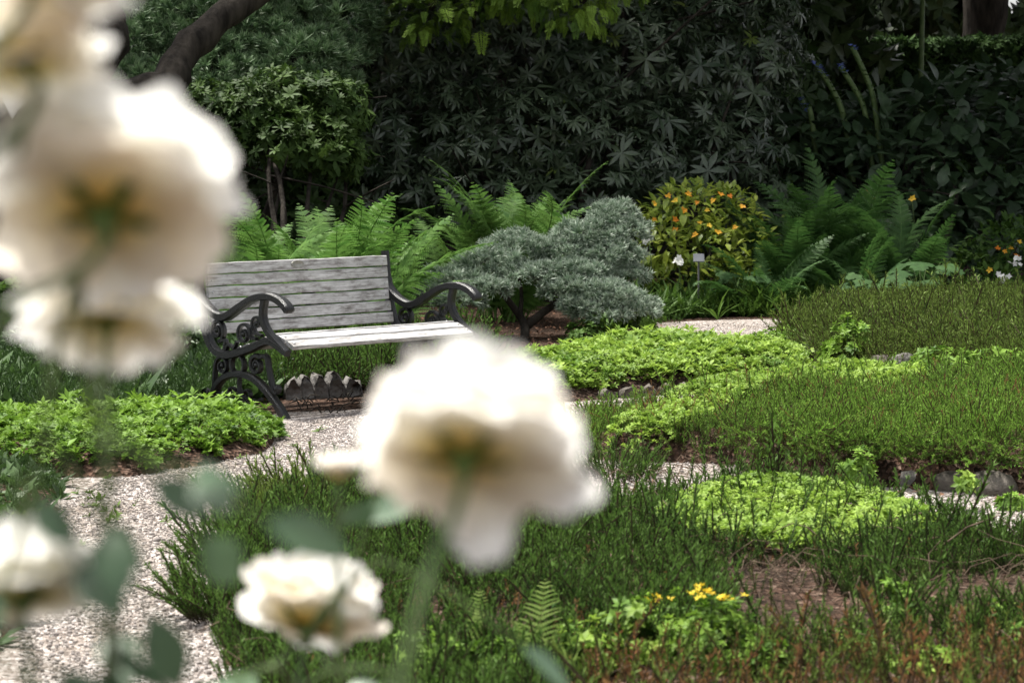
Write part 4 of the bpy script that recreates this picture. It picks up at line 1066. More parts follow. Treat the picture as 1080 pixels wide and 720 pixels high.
# leafy clumps along the right mound
CL = [combine([(ROSETTE[i % 4], basis(norm(np.array([[rng.normal(0, .5), rng.normal(0, .5), 1]])), np.array([0, 1.0, 0]))[0][:, [0, 2, 1]] * np.array([1, -1, 1]), rng.uniform(.7, 1.2), rng.normal(0, 1, 3) * np.array([1.3, 1.3, .9]) + np.array([0, 0, 1.7])) for i in range(16)]) for _ in range(2)]
def clump(name, label, cat, p, r, h, n, leafsize, mt, seed, group, flower=None, nfl=0, fsize=.02):
    rg = np.random.default_rng(seed); p = np.asarray(p, float); root = thing(name, label, cat, p, group)
    d = rnd_unit(rg, n); d[:, 2] = np.abs(d[:, 2]); q = d * rg.uniform(.55, 1, (n, 1)) * np.array([r, r, h])
    nn = norm(d + rg.normal(0, .35, d.shape) + np.array([0, 0, .6])); b_ = basis(nn, rnd_unit(rg, n)); rot = np.stack([b_[..., 0], -b_[..., 2], b_[..., 1]], -1)
    g = G(); k = rg.integers(0, 4, n); s_ = leafsize * np.exp(rg.normal(0, .2, n)); tt = rg.uniform(0, 1, n)
    for i in range(4): g.scatter(ROSETTE[i], q[k == i], rot[k == i], s_[k == i], tt[k == i])
    g.build('foliage', mt, root)
    g = G()
    for i in range(min(n, 24)): tube(g, smooth_path([(0, 0, -.02), q[i] * np.array([.5, .5, .55]), q[i]], 5), .003, 4, caps=False)
    g.build('stems', M['green_stem'], root)
    if flower:
        for i in range(nfl):
            a = rg.uniform(0, 6.28); rr = r * rg.uniform(0, .8); z = h * math.sqrt(max(0, 1 - (rr / r) ** 2)) + .012
            g = G(); m_ = 9; P = np.array([math.cos(a) * rr, math.sin(a) * rr, z]) + rg.normal(0, 1, (m_, 3)) * np.array([.018, .018, .006])
            tm = whorl(rg, 5, leaf(1, .45, 2, .2, .1), (.1, .7), (.8, 1.1)); g.scatter(tm, P, up_basis(rg, m_, .5), np.full(m_, fsize), rg.uniform(0, 1, m_)); g.build('flower_head', flower, root)
    return root
gr = 'leafy clumps below the olive heather mound'
clump('leafy_clump', 'rounded green leafy clump in the middle of the olive heather mound front', 'plant', gp(893, 391), .20, .36, 90, .045, M['sedum_green'], 1, gr)
clump('leafy_clump', 'green leafy clump at the left end of the olive heather mound', 'plant', gp(820, 371), .22, .18, 60, .045, M['sedum_green'], 2, gr)
clump('leafy_clump', 'wide green leafy clump at the right front of the olive heather mound', 'plant', gp(1000, 404), .32, .22, 130, .045, M['sedum_green'], 3, gr)
clump('leafy_clump', 'green leafy clump at the right edge beside the olive heather mound', 'plant', gp(1055, 408), .30, .22, 110, .045, M['sedum_green'], 4, gr)
clump('leafy_clump', 'low green clump under the dwarf pine beside its trunk', 'plant', gp(622, 362), .22, .18, 80, .045, M['broad'], 8, gr)
clump('leafy_clump', 'green clump between the dwarf pine and the far path', 'plant', gp(672, 352), .24, .30, 90, .045, M['sedum_green'], 9, gr)
gr = 'stonecrop clumps in the near bed'
def nb(px, py, z=.1):
    p = gp(px, py, z); p[2] = near.z(p[None, :2])[0]; return p
clump('stonecrop_clump', 'round stonecrop clump with yellow flowers at the bottom of the near bed', 'plant', nb(752, 700), .14, .19, 120, .026, M['sedum_green'], 11, gr, M['yellow_petal'], 3, .014)
clump('stonecrop_clump', 'spreading pale green stonecrop clump left of the yellow flowered one', 'plant', nb(672, 688), .18, .15, 120, .028, M['sedum_lime'], 12, gr, M['yellow_petal'], 1, .014)
clump('stonecrop_clump', 'pale green stonecrop clump below the small fern', 'plant', nb(620, 698), .13, .14, 80, .028, M['sedum_lime'], 13, gr)
clump('stonecrop_clump', 'green stonecrop clump at the bottom beside the lower rose', 'plant', nb(445, 715), .17, .13, 110, .027, M['sedum_green'], 14, gr)
clump('stonecrop_clump', 'tiny upright pale stonecrop in the bare patch', 'plant', nb(893, 675), .035, .06, 14, .026, M['sedum_lime'], 15, gr)
clump('stonecrop_clump', 'small stonecrop clump below the bare patch', 'plant', nb(918, 695), .075, .07, 40, .026, M['sedum_green'], 16, gr)
clump('stonecrop_clump', 'green clump climbing the heather stems above the bare patch', 'plant', nb(945, 655), .09, .13, 50, .026, M['sedum_green'], 17, gr)
clump('stonecrop_clump', 'small stonecrop clump at the right end of the bare patch', 'plant', nb(1068, 660), .10, .07, 45, .027, M['sedum_green'], 18, gr)
clump('stonecrop_clump', 'stonecrop clump at the right edge of the near bed', 'plant', nb(1078, 685), .06, .07, 30, .027, M['sedum_green'], 19, gr)
clump('stonecrop_clump', 'green clump on the shaded face of the middle heather bank', 'plant', gp(905, 512, .03), .08, .16, 40, .030, M['sedum_green'], 20, gr)
clump('stonecrop_clump', 'small pale clump under the dark overhang of the middle heather bank', 'plant', gp(1018, 512, .1), .05, .07, 18, .030, M['sedum_lime'], 21, gr)
clump('stonecrop_clump', 'leafy clump on the gravel below the right end of the heather bank', 'plant', gp(1075, 538), .09, .07, 45, .03, M['sedum_green'], 22, gr)
clump('stonecrop_clump', 'yellow green clump at the left edge of the gravel path', 'plant', gp(35, 560), .10, .08, 40, .028, M['sedum_lime'], 23, gr)
clump('stonecrop_clump', 'yellow green tuft beside the pink rose bud', 'plant', nb(432, 548), .06, .07, 30, .028, M['sedum_lime'], 24, gr)
clump('stonecrop_clump', 'green leafy clump left of the small pale fern', 'plant', nb(525, 716), .13, .12, 80, .027, M['sedum_green'], 25, gr)
clump('stonecrop_clump', 'leafy green clump right of the yellow flowered stonecrop', 'plant', nb(800, 712), .10, .10, 60, .027, M['sedum_green'], 26, gr)
clump('stonecrop_clump', 'low pale green clump in the russet heather at the lower right', 'plant', nb(985, 706), .11, .08, 60, .026, M['sedum_lime'], 27, gr)
clump('stonecrop_clump', 'green clump behind the pale spreading stonecrop', 'plant', nb(705, 668), .15, .12, 80, .027, M['sedum_green'], 28, gr)
# small ferns in the near bed
SFR = [frond_mesh('frond', s_, M['fern_pale'], .7, 17, .22) for s_ in (21, 22)]
def small_fern(label, px, py, n, h, seed, lean):
    rg = np.random.default_rng(seed); root = thing('small_fern', label, 'fern', nb(px, py), 'small ferns in the near bed')
    for i in range(n):
        o = bpy.data.objects.new('frond', SFR[i % 2]); col.objects.link(o); o.parent = root
        a = math.pi + rg.normal(0, .5) if i else math.pi + .15
        o.rotation_euler = (Matrix.Rotation(a, 3, 'Z') @ Matrix.Rotation(-(rg.uniform(*lean) if i else .05), 3, 'X')).to_euler(); s_ = h * (rg.uniform(.6, .9) if i else 1); o.scale = (s_, s_, s_)
small_fern('small pale fern with one upright frond in the near bed', 566, 708, 3, .29, 1, (.2, .6))
small_fern('small curling fern left of the pale upright one', 500, 690, 6, .22, 2, (.1, .7))
# bushy heather plants along the path edge
gr = 'heather bushes at the edge of the path'
def heather_bush(label, px, py, r, n, sz, seed, mt='heather_olive'):
    rg = np.random.default_rng(seed); root = thing('heather_bush', label, 'heather', gp(px, py), gr)
    a = rg.uniform(0, 6.28, n); rr = np.sqrt(rg.uniform(0, 1, n)) * r; P = np.column_stack([np.cos(a) * rr, np.sin(a) * rr, np.zeros(n)])
    z = norm(np.column_stack([P[:, :2] / r * .75 + rg.normal(0, .15, (n, 2)), np.ones(n)])); b_ = basis(z, rnd_unit(rg, n)); rot = np.stack([b_[..., 0], -b_[..., 2], b_[..., 1]], -1)
    k = rg.integers(0, 4, n); g = G()
    for i in range(4): g.scatter(SPRIG[i], P[k == i], rot[k == i], sz * np.exp(rg.normal(0, .2, (k == i).sum())), rg.uniform(0, 1, (k == i).sum()))
    g.build('foliage', M[mt], root)
heather_bush('olive heather bush overhanging the path below the bench', 335, 542, .22, 260, .17, 1)
heather_bush('olive heather bush left of the pink rose bud', 292, 566, .19, 220, .17, 2)
heather_bush('brownish heather bush just right of the pink rose bud', 405, 555, .20, 240, .15, 3)
heather_bush('bright green heather bush at the path edge nearest the bottom', 252, 652, .15, 240, .17, 4, 'heather_dark')
heather_bush('green heather bush above the lower rose', 268, 602, .18, 220, .16, 5, 'heather_dark')
heather_bush('heather bush in the middle of the gravel crossing', 650, 505, .16, 130, .13, 6, 'heather_dark')
heather_bush('dark withered heather bush on the gravel right of the big rose', 655, 552, .12, 120, .10, 7, 'heather_red')

# ================================================================== SIGNS
p = at(737, 272, 19.6); root = thing('plant_sign', 'small grey plant sign on a thin post beside the orange flowered shrub', 'sign', (p[0], p[1], 0), 'plant labels')
g = G(); tube(g, [(0, 0.01, -.05), (0, .01, .15), (0, .01, p[2] - .01)], .008, 8); g.build('post', M['post_dark'], root)
def plate(w, h, t, mt, parent, loc, tilt, name='plate', rz=0):
    b_ = .003; V, F = [], []
    for y, s_ in ((-t / 2, b_), (-t / 2 + b_, 0), (t / 2, 0)):
        V += [(-w / 2 + s_, y, -h / 2 + s_), (w / 2 - s_, y, -h / 2 + s_), (w / 2 - s_, y, h / 2 - s_), (-w / 2 + s_, y, h / 2 - s_)]
    F.append((0, 1, 2, 3)); F.append((11, 10, 9, 8))
    for i in range(2):
        for j in range(4): F.append((i * 4 + j, (i + 1) * 4 + j, (i + 1) * 4 + (j + 1) % 4, i * 4 + (j + 1) % 4))
    g = G(); g.add(V, F); o = g.build(name, mt, parent, smooth=False); o.location = loc; o.rotation_euler = (tilt, 0, rz); return o
plate(.090, .072, .012, M['sign_grey'], root, (0, 0, p[2]), R(-30))
p = at(887, 400, 13.9); root = thing('plant_sign', 'green plant label with a small pale mark at the rear of the heather bank', 'sign', (p[0], p[1], 0), 'plant labels')
g = G(); tube(g, [(0, .012, -.05), (0, .012, .1), (0, .012, p[2])], .006, 8); g.build('post', M['post_dark'], root)
pl = plate(.094, .066, .008, M['sign_green'], root, (0, 0, p[2]), R(-20), rz=.15)
g = G(); tube(g, smooth_path([(-.007, 0, -.006), (-.002, 0, .007), (.002, 0, -.001), (.006, 0, .004), (.011, 0, -.004)], 14), .0012, 5)
mk = g.build('mark', M['mark_pale'], pl); mk.location = (-.012, -.0052, .004)

# ================================================================== HEDGE, TREES, TALL STALKS
def px_box_hedge():
    d = 30.0; a = at(690, 45, d); b_ = at(1500, 45, d); z1 = a[2]
    x0, x1, y0, y1 = a[0], b_[0], a[1], a[1] + 1.3
    root = thing('hedge', 'long clipped dark hedge with a level top behind the garden on the right', 'hedge', ((x0 + x1) / 2, y0 + .6, 0)); base = np.array(root.location)
    rg = np.random.default_rng(8)
    n = 9000
    P = np.column_stack([rg.uniform(x0, x1, n), y0 + rg.uniform(-.05, .15, n), rg.uniform(.05, z1, n)]); N = np.tile([0, -1.0, .25], (n, 1))
    P2 = np.column_stack([rg.uniform(x0, x1, 7000), rg.uniform(y0, y1, 7000), z1 + rg.uniform(-.10, .05, 7000)]); N2 = np.tile([0, -.2, 1.0], (7000, 1))
    P, N = np.vstack([P, P2]), np.vstack([N, N2])
    P[:, 2] += .05 * wob(P[:, [0, 1]], .8, 2); P[:, 1] += .05 * wob(P[:, [0, 2]], .7, 3)
    d_ = norm(N + rg.normal(0, .5, P.shape)); b2 = basis(d_, rnd_unit(rg, len(P))); rot = np.stack([b2[..., 0], -b2[..., 2], b2[..., 1]], -1)
    g = G(); k = rg.integers(0, 3, len(P)); s_ = .085 * np.exp(rg.normal(0, .2, len(P))); tt = rg.uniform(0, 1, len(P))
    for i in range(3): g.scatter(SMALL[i], P[k == i], rot[k == i], s_[k == i], tt[k == i])
    g.build('foliage', M['hedge'], root, base)
    g = G()
    for i in range(60):
        x = x0 + (x1 - x0) * (i + .5) / 60; tube(g, smooth_path([(x, y0 + .6, -.03), (x + rg.normal(0, .1), y0 + .6, z1 * .5), (x + rg.normal(0, .15), y0 + .55 + rg.normal(0, .2), z1 - .1)], 6), [.03, .028, .024, .02, .014, .008], 5)
    # dark box added inside the hedge, standing in for its inner shade
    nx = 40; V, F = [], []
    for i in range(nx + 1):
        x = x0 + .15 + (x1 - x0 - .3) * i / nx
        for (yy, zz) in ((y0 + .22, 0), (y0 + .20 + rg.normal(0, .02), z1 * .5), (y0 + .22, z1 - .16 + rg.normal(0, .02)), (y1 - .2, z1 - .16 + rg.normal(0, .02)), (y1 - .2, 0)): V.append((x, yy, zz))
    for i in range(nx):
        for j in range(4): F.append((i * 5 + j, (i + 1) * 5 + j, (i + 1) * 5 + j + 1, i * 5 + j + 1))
    g.add(V, F); g.build('branches', M['dark_core'], root, base)
px_box_hedge()

def tree(name, label, base, trunk_paths, blobs, leaf_t, n, size, mt, seed, bottom=-1.0, depth=.6, mode='whorl', limbs=10):
    rg = np.random.default_rng(seed); base = np.array([base[0], base[1], 0.0]); root = thing(name, label, 'tree', base)
    g = G()
    for pth, r0, r1 in trunk_paths:
        q = smooth_path(pth, 26); rad = np.linspace(r0, r1, 26) * (1 + .08 * np.sin(np.arange(26) * 1.7 + seed)); q = q + rg.normal(0, .012, q.shape)
        tube(g, q, rad, 12)
    g.build('trunk', M['bark'], root, base)
    g = G(); B = np.array(blobs); tops = [np.asarray(pth[-1]) for pth, _, _ in trunk_paths]
    for i in range(limbs):
        b_ = B[i % len(B)]; t0 = min(tops, key=lambda t: np.linalg.norm(t - b_[:3])); e = b_[:3] + rg.normal(0, .2, 3) * b_[3:]
        q = smooth_path([t0, (t0 + e) / 2 + rg.normal(0, .3, 3), e], 9); tube(g, q, np.linspace(.12, .03, 9), 7, caps=False)
        for j in (4, 6, 8):
            e2 = q[j] + rg.normal(0, .6, 3) * b_[3:]; tube(g, smooth_path([q[j], (q[j] + e2) / 2, e2], 5), np.linspace(.035, .01, 5), 5, caps=False)
    g.build('limbs', M['bark'], root, base)
    P, N = crown(rg, blobs, n, depth, bottom); P, N = P[P[:, 2] > 2.0], N[P[:, 2] > 2.0] if False else N[P[:, 2] > 2.0]
    d = norm(N + rg.normal(0, .6, P.shape) + np.array([0, 0, .3])); b2 = basis(d, rnd_unit(rg, len(P)))
    rot = np.stack([b2[..., 0], -b2[..., 2], b2[..., 1]], -1) if mode == 'whorl' else basis(norm(N + rg.normal(0, .45, P.shape) + np.array([0, 0, -.35])), np.array([0, 0, 1.0]))
    k = rg.integers(0, len(leaf_t), len(P)); s_ = size * np.exp(rg.normal(0, .2, len(P))); tt = np.clip(.5 + .3 * wob(P[:, [0, 2]], 1.1, seed) + rg.normal(0, .2, len(P)), 0, 1)
    g = G()
    for i in range(len(leaf_t)): g.scatter(leaf_t[i], P[k == i], rot[k == i], s_[k == i], tt[k == i])
    g.build('crown', mt, root, base)
    return root
rng = np.random.default_rng(77)
BIGW = [whorl(rng, 8, leaf(1, .5, 2, .2, .2), (-.4, .9), (.6, 1.1)) for _ in range(3)]
SPR = [spray(rng, 10) for _ in range(3)]
# old tree at the left: leaning stems, unseen crown shaped to shade the background
b0 = at(-25, 360, 16.8)
tree('old_tree', 'old tree at the left with dark leaning limbs behind the roses', b0,
     [([at(-10, 400, 16.8) * [1, 1, 0] + [0, 0, -.1], at(0, 330, 16.8), at(8, 285, 16.8), at(2, 190, 16.9), at(-30, 100, 17.0), at(-60, -60, 17.2), at(-40, -330, 17.5)], .26, .16),
      ([at(2, 200, 16.9), at(40, 130, 17.2), at(95, 80, 17.4), at(118, 40, 17.5), at(108, 0, 17.6), at(90, -120, 17.8), at(110, -330, 18.2)], .17, .09),
      ([at(60, 140, 17.2), at(120, 112, 17.4), at(175, 86, 17.6), at(200, 50, 17.8), at(235, 15, 18.0), at(290, -20, 18.2), at(380, -160, 18.6), at(420, -330, 19)], .15, .08)],
     [(-5.6, 19.0, 5.6, 2.6, 2.2, 1.2), (-8.6, 21, 6.2, 3, 2.6, 1.8), (-8, 19.5, 6.0, 2.5, 2.5, 1.5), (-3.2, 24.5, 7.6, 3.0, 2.0, 1.3)],
     BIGW, 5200, .26, M['canopy'], 51)
# cypress behind the rhododendron, low sprays hanging into the picture
cb = [blob(610, 2, 20.8, 44, 26, .45), blob(560, -25, 21, 60, 36, .6), blob(455, 10, 21.3, 44, 34, .5), blob(500, 0, 21.3, 44, 30, .5), blob(470, -60, 21.6, 110, 50, .9), blob(640, -45, 21.2, 70, 40, .7), blob(410, -45, 22, 70, 30, .7)]
cb += [(-.2, 23.5, 4.6, 3.0, 2.6, 1.0), (-.1, 24.0, 6.2, 2.7, 2.6, 1.2), (0, 24.2, 8.0, 2.1, 2.1, 1.3), (0, 24.4, 9.8, 1.4, 1.4, 1.3)]
tree('cypress_tree', 'tall cypress behind the rhododendron with bright feathery sprays hanging at the top edge', (0, 24.5, 0), [([(0, 24.5, -.1), (0.03, 24.5, 4), (0, 24.4, 10.5)], .26, .04)], cb, SPR, 13000, .16, M['cypress'], 52, mode='leaf', depth=.5, limbs=11)
# dark tree behind the hedge whose unseen crown is shaped to shade the right half
tb = at(1035, 30, 33.5)
tree('shade_tree', 'broad dark trunked tree behind the hedge at the upper right', (tb[0], tb[1], 0), [([(tb[0], tb[1], -.1), (tb[0], tb[1], 2), (tb[0] + .1, tb[1] - .2, 5.5)], .36, .28)],
     [(3.2, 26.5, 6.4, 3, 3, 1.4), (6.5, 25, 6.2, 3.2, 3, 1.4), (9.5, 27, 6.8, 3.4, 3.5, 1.6), (4.4, 22.4, 5.4, 2.0, 2.2, 1.0), (7.3, 20.8, 5.4, 2.8, 2.6, 1.1), (10.3, 22.5, 6.0, 2.8, 2.8, 1.3), (6.2, 28.4, 7.2, 2.0, 2.0, 1.2), (6.3, 31.5, 7.6, .8, 2.6, .7), (6.0, 27, 8.6, 5, 5, 1.4)], BIGW, 8500, .27, M['canopy'], 53, limbs=16)
for i, (x, y, h, lab) in enumerate([(2.8, 38, 7, 'dense dark tree in the gap just right of the rhododendron top'), (7.0, 40, 8, 'dense dark tree behind the right hand hedge left of the trunk'), (12.0, 39, 8, 'dense dark tree beyond the hedge at the right corner'), (-3, 33, 8, 'dense dark tree far behind the rhododendron'), (-9, 30, 8, 'dense dark tree far behind the mountain pine'), (1.5, 29, 7, 'dense dark tree close behind the rhododendron')]):
    tree('dense_tree', lab, (x, y, 0), [([(x, y, -.1), (x, y, h * .4), (x + .2, y, h * .8)], .22, .07)], [(x, y, h * .32, 2.6, 2, h * .26), (x - 1.2, y - .6, h * .5, 2, 2, h * .2), (x + 1.3, y - .4, h * .5, 2, 2, h * .22), (x, y, h * .75, 2.2, 2, h * .25)], BIGW, 2000, .30, M['canopy'], 60 + i, limbs=6)

# tall stalks with blue tips
gr = 'tall stalks with blue flower tips'
for i, (pts, lab) in enumerate([([(890, 125), (878, 95), (860, 68)], 'leftmost and tallest blue tipped stalk of the leaning row'), ([(912, 118), (900, 92), (886, 70)], 'middle blue tipped stalk between its two neighbours'), ([(922, 108), (912, 78), (899, 50)], 'rightmost blue tipped stalk with only a speck of blue'), ([(855, 120), (850, 115), (845, 106)], 'short blue flower low at the left of the blue tipped stalks')]):
    d = 23.6; p0 = at(*pts[0], d); tip = at(*pts[2], d); foot = np.array([p0[0] + .35, p0[1], 0]); root = thing('blue_flower_stalk', lab, 'flower', foot, gr)
    pp_ = smooth_path([np.array([0, 0, -.03]), (p0 - foot) * np.array([.7, 1, .6]), p0 - foot, at(*pts[1], d) - foot, tip - foot], 26)
    g = G(); tube(g, pp_, np.linspace(.03, .026, 26), 8); g.build('stem', M['green_stem'], root)
    rg = np.random.default_rng(80 + i); g = G(); k = 60; t = rg.uniform(.55, .95, k); q = np.array([pp_[int(a * 25)] for a in t]); a = rg.uniform(0, 6.28, k)
    dd = norm(np.column_stack([np.cos(a), np.sin(a), np.full(k, .6)])); g.scatter(leaf(1, .5, 2), q + dd * .02, basis(dd, np.array([0, 0, 1.0])), np.full(k, .05), rg.uniform(0, 1, k)); g.build('foliage', M['broad'], root)  # leaf-shaped pieces standing for green buds on the upper stalk
    ln = (.17, .10, .045, .14)[i]; k = (46, 28, 12, 40)[i]; dirt = norm(pp_[-1] - pp_[-4]); t = rg.uniform(-ln, .02, k); a = rg.uniform(0, 6.28, k)
    dd = norm(np.column_stack([np.cos(a), np.sin(a), np.full(k, .5)])); g = G(); g.scatter(leaf(1, .7, 2, .2, .1), pp_[-1] + dirt * t[:, None] + dd * .015, basis(dd, np.array([0, 0, 1.0])), np.full(k, .045), rg.uniform(0, 1, k)); g.build('flower_head', M['blue_petal'], root)
p = at(972, 40, 27); root = thing('plant_stake', 'thin upright green pole in front of the hedge', 'pole', (p[0], p[1], 0)); g = G(); tube(g, [(0, 0, -.1), (0, 0, 2), (.01, 0, 4.2)], .028, 8); g.build('pole', M['green_stem'], root)

# ================================================================== ROSES, close to the camera
def petal(g, rg, L, W, a0, phi0, phi1, rbase, zbase, ruff=.06, tint=.6, curl=0.0, a_from=0.0):
    """one petal leaving the flower axis: angle from the axis runs phi0 -> phi1 along its length"""
    nu, nv = 9, 8; v = np.linspace(0, 1, nv + 1)
    ph = phi0 + (phi1 - phi0) * v ** 1.2
    r = rbase + np.concatenate([[0], np.cumsum(np.sin((ph[1:] + ph[:-1]) / 2))]) * L / nv
    z = zbase + np.concatenate([[0], np.cumsum(np.cos((ph[1:] + ph[:-1]) / 2))]) * L / nv
    ph1, ph2 = rg.uniform(0, 6.28, 2); V, A = [], []
    for j in range(nv + 1):
        w = W / 2 * (.30 + .70 * math.sin(min(1, v[j] * 1.25) * math.pi / 2)) * (1 if v[j] < .75 else math.sqrt(max(0, 1 - ((v[j] - .75) / .33) ** 2)))
        for i in range(nu + 1):
            u = -1 + 2 * i / nu; R_ = max(r[j], .010) * 1.15
            th = u * w / R_; th = math.copysign(min(abs(th), 1.15), th)
            notch = 1 - .06 * math.exp(-(u / .18) ** 2) * (v[j] > .9)
            rr = r[j] * (1 - .10 * u * u) * notch + ruff * L * v[j] ** 2 * math.sin(u * 4.2 + ph1) * .6
            zz = z[j] + ruff * L * v[j] ** 2 * math.sin(u * 5 + ph2) + curl * u * u * L * v[j]
            V.append((rr * math.cos(a0 + th), rr * math.sin(a0 + th), zz)); A.append(a_from + v[j] * (1 - a_from))
    F = [(j * (nu + 1) + i, j * (nu + 1) + i + 1, (j + 1) * (nu + 1) + i + 1, (j + 1) * (nu + 1) + i) for j in range(nv) for i in range(nu)]
    g.add(V, F, tint, A)
def rose_flower(root, loc, axis, size, seed, openness=1.0, extra=()):
    rg = np.random.default_rng(seed); ax = norm(np.asarray(axis, float))[None]
    b_ = basis(ax, np.array([1.0, 0, 0]))[0]; rot = np.stack([b_[:, 0], -b_[:, 2], b_[:, 1]], -1)
    S = size
    g = G()
    for ring, (k, L, W, p0, p1) in enumerate([(5, .30, .22, .05, -.35), (7, .36, .28, .25, -.15), (8, .42, .36, .50, .05), (8, .46, .42, .75, .45)]):
        for i in range(k): petal(g, rg, L * S * rg.uniform(.9, 1.08), W * S, 2 * math.pi * (i + .37 * ring) / k + rg.uniform(-.2, .2), p0 * openness, p1 * openness, .02 * S, .03 * S, .08, rg.uniform(0, 1), a_from=.3)
    fl = g.build('flower', M['petal'], root); fl.location = loc; fl.rotation_euler = Matrix(rot.tolist()).to_euler()
    for ring, (k, L, W, p0, p1) in enumerate([(8, .50, .62, 1.05, .80), (8, .53, .70, 1.35, 1.20), (6, .50, .74, 1.50, 1.85)]):
        for i in range(k):
            g = G(); petal(g, rg, L * S * rg.uniform(.88, 1.1), W * S, 2 * math.pi * (i + .4 * ring) / k + rg.uniform(-.25, .25), p0 * openness, (p1 + rg.uniform(-.2, .25)) * openness, .03 * S, (.03 - .008 * ring) * S, .055, rg.uniform(0, 1))
            g.build('petal', M['petal'], fl)
    for az, L, W, p0, p1 in extra:
        g = G(); petal(g, rg, L * S, W * S, az, p0, p1, .03 * S, .01 * S, .05, rg.uniform(.3, 1)); g.build('petal', M['petal'], fl)
    g = G(); v, f, _ = rock(rg, .055 * S, .055 * S, .065 * S, 10, 0); g.add(v + np.array([0, 0, -.035 * S]), f); lf = leaf(1, .28, 4, .2, .5, .35, .5)
    a = np.arange(5) * 1.257; d = np.column_stack([np.cos(a), np.sin(a), np.full(5, -.15)]); g.scatter(lf, d * .03 * S, basis(norm(d), np.array([0, 0, -1.0])), np.full(5, .26 * S), np.full(5, .5)); g.build('calyx', M['calyx'], fl)
    return np.asarray(loc) - np.array(rot[:, 2]) * .07 * S
RLEAF = [leaf(1, .62, 6, .12, .25, .45, .1), leaf(1, .56, 6, .18, .1, .48, .1)]
def rose_leaf(root, p0, d, size, seed, n=5):
    """a compound leaf of n leaflets on one stalk"""
    rg = np.random.default_rng(seed); d = norm(np.asarray(d, float)); p0 = np.asarray(p0, float)
    side = norm(np.cross(d, [0, 0, 1.0])); upv = np.cross(side, d); L = size * 2.2
    pth = np.array([p0 + d * L * t - np.array([0, 0, .25 * L * t * t]) for t in np.linspace(0, 1, 6)])
    g = G(); tube(g, pth, np.linspace(.0016, .001, 6), 5, m=1, caps=False)
    its = [(pth[-1], d - np.array([0, 0, .3]), 1.1)]
    for j, t in enumerate((3, 1)[: (n - 1) // 2]):
        for s_ in (-1, 1): its.append((pth[t], norm(side * s_ + d * .5 - np.array([0, 0, .15])), .95 - .12 * j))
    for q, dd, s_ in its:
        dd = norm(dd + rg.normal(0, .12, 3)); g.scatter(RLEAF[int(rg.integers(0, 2))], q[None], basis(dd[None], norm(np.array([0, -.75, .65]) + rg.normal(0, .3, 3))), [size * s_], [rg.uniform(0, 1)])
    g.build('leaf', [M['rose_leaf'], M['green_stem']], root)
def rose(label, px, py, d, size, axis, seed, foot, leaves=(), openness=1.0, bend=None, extra=()):
    p = at(px, py, d); root = thing('rose_stem', label, 'rose', (foot[0], foot[1], 0), 'white roses close to the camera'); base = np.array([foot[0], foot[1], 0])
    neck = rose_flower(root, p - base, axis, size, seed, openness, extra)
    ax = norm(np.asarray(axis, float)); e = neck; m1 = e - ax * .05 + np.array([0, 0, -.07]) + (.5 * np.asarray(bend) if bend is not None else 0); m2 = m1 * np.array([.6, .6, .6]) + (bend if bend is not None else 0)
    pth = smooth_path([np.array([0, 0, -.04]), m2 * np.array([.7, .7, .55]), m2, m1, e - ax * .018, e], 40)
    g = G(); tube(g, pth, np.linspace(.0036, .0019, 40), 8)
    rg = np.random.default_rng(seed)
    for t in range(4, 30, 3):                      # thorns
        q = pth[t]; a = rg.uniform(0, 6.28); dd = np.array([math.cos(a), math.sin(a), -.25]); tube(g, [q, q + dd * .006, q + dd * .011], [.0022, .0012, .0002], 4, caps=False)
    g.build('cane', M['green_stem'], root)
    for i, (lx, ly, ld, sz, dr, n) in enumerate(leaves):
        q = at(lx, ly, ld) - base
        k = pth[np.argmin(np.linalg.norm(pth - (q - np.array([0, 0, -.02])), axis=1))]
        dirv = norm(q - k) if np.linalg.norm(q - k) > .01 else norm(np.asarray(dr, float))
        # the stalk runs from the cane to the place of the leaf, the leaflets follow its end
        g = G(); tube(g, smooth_path([k, (k + q) / 2 + np.array([0, 0, .008]), q], 8), np.linspace(.002, .0014, 8), 5, caps=False); g.build('leaf_stalk', M['green_stem'], root)
        rose_leaf(root, q, norm(np.asarray(dr, float)), sz, seed * 10 + i, n)
    return root
AW = (-.05, .62, .78)       # facing up and away from the camera
rose('large white rose seen from behind at the upper left in front of the pine', 110, 226, 1.02, .106, (.05, .72, .69), 1, (-.36, .9), bend=(-.14, -.06, 0), leaves=
     [(45, 455, 1.08, .036, (.5, .1, -.7), 3), (95, 462, 1.06, .036, (.9, .0, -.2), 3), (35, 520, 1.1, .034, (-.3, .1, -.7), 3)], extra=[(-1.75, .55, .5, 1.4, 1.6), (.15, .5, .5, 1.4, 1.9)])
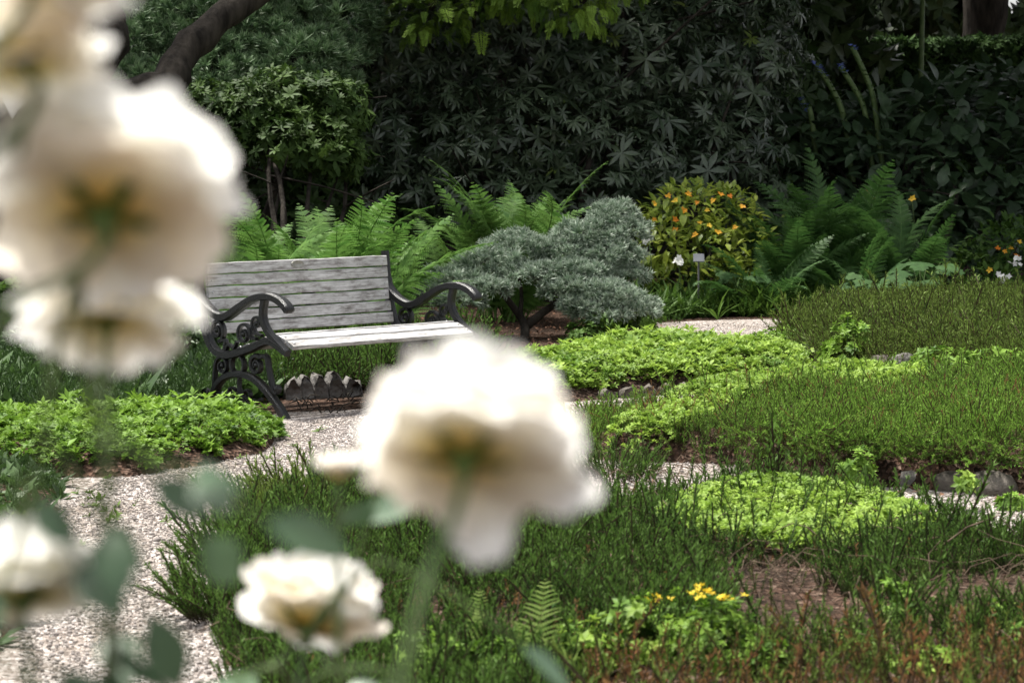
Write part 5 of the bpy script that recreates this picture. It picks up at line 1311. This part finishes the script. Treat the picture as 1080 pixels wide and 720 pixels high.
rose('smaller white rose in the cluster directly below the large upper left rose', 112, 338, 1.16, .080, (-.05, .40, .91), 2, (-.21, 1.27), [(95, 430, 1.14, .034, (.5, .3, -.5), 3), (118, 590, 1.14, .042, (-.1, .1, -.9), 3)], 1.1, extra=[(1.2, .6, .5, 1.3, 1.9), (-1.2, .6, .5, 1.3, 1.7), (.2, .55, .5, 1.5, 2.3)])
rose('white rose cut off by the top left corner', 26, 66, 1.00, .060, (-.2, .35, .9), 3, (-.36, 1.15), bend=(-.12, 0, 0), leaves=[(20, 250, 1.05, .03, (-.5, .2, -.3), 3)], openness=1.15, extra=[(-1.3, .6, .6, 1.3, 1.7)])
rose('pinkish white rose at the very top left, above the others', 40, -22, .96, .066, (.4, .3, .85), 9, (-.38, 1.1), bend=(-.12, 0, 0), openness=1.1)
rose('white rose at the bottom left corner among dark leaves', 22, 632, 1.15, .080, (-.2, .45, .85), 4, (-.24, 1.22), [(25, 690, 1.13, .046, (.7, .1, -.3), 5), (80, 640, 1.2, .044, (.7, .1, -.6), 5), (135, 570, 1.15, .044, (-.1, .0, -.9), 3), (20, 500, 1.12, .036, (.4, .2, -.6), 5), (0, 700, 1.1, .044, (.5, .1, -.3), 5)])
rose('very large white rose in the centre, covering the right end of the bench', 490, 482, 1.03, .096, (.10, .70, .71), 5, (-.15, .72), bend=(-.05, -.07, 0), leaves=[], extra=[(-.15, .66, .46, 1.35, 2.35), (-1.15, .62, .55, 1.35, 1.9)])
rose('small white rose with golden stamens low in the left centre', 325, 662, 1.75, .104, (.15, .55, .80), 6, (-.14, 1.82), [(365, 625, 1.70, .05, (.25, -.2, .9), 3), (300, 695, 1.72, .055, (-.8, -.1, -.3), 5), (345, 700, 1.7, .055, (.7, -.2, -.3), 5), (402, 590, 1.6, .046, (.9, .1, -.35), 1), (275, 705, 1.6, .05, (-.5, .0, -.2), 5), (400, 705, 1.6, .05, (.5, .0, -.2), 3)], .85)
rose('half open white rose bud left of the large central rose', 357, 507, 1.45, .036, (.0, .15, .98), 7, (-.11, 1.5), [], .6)
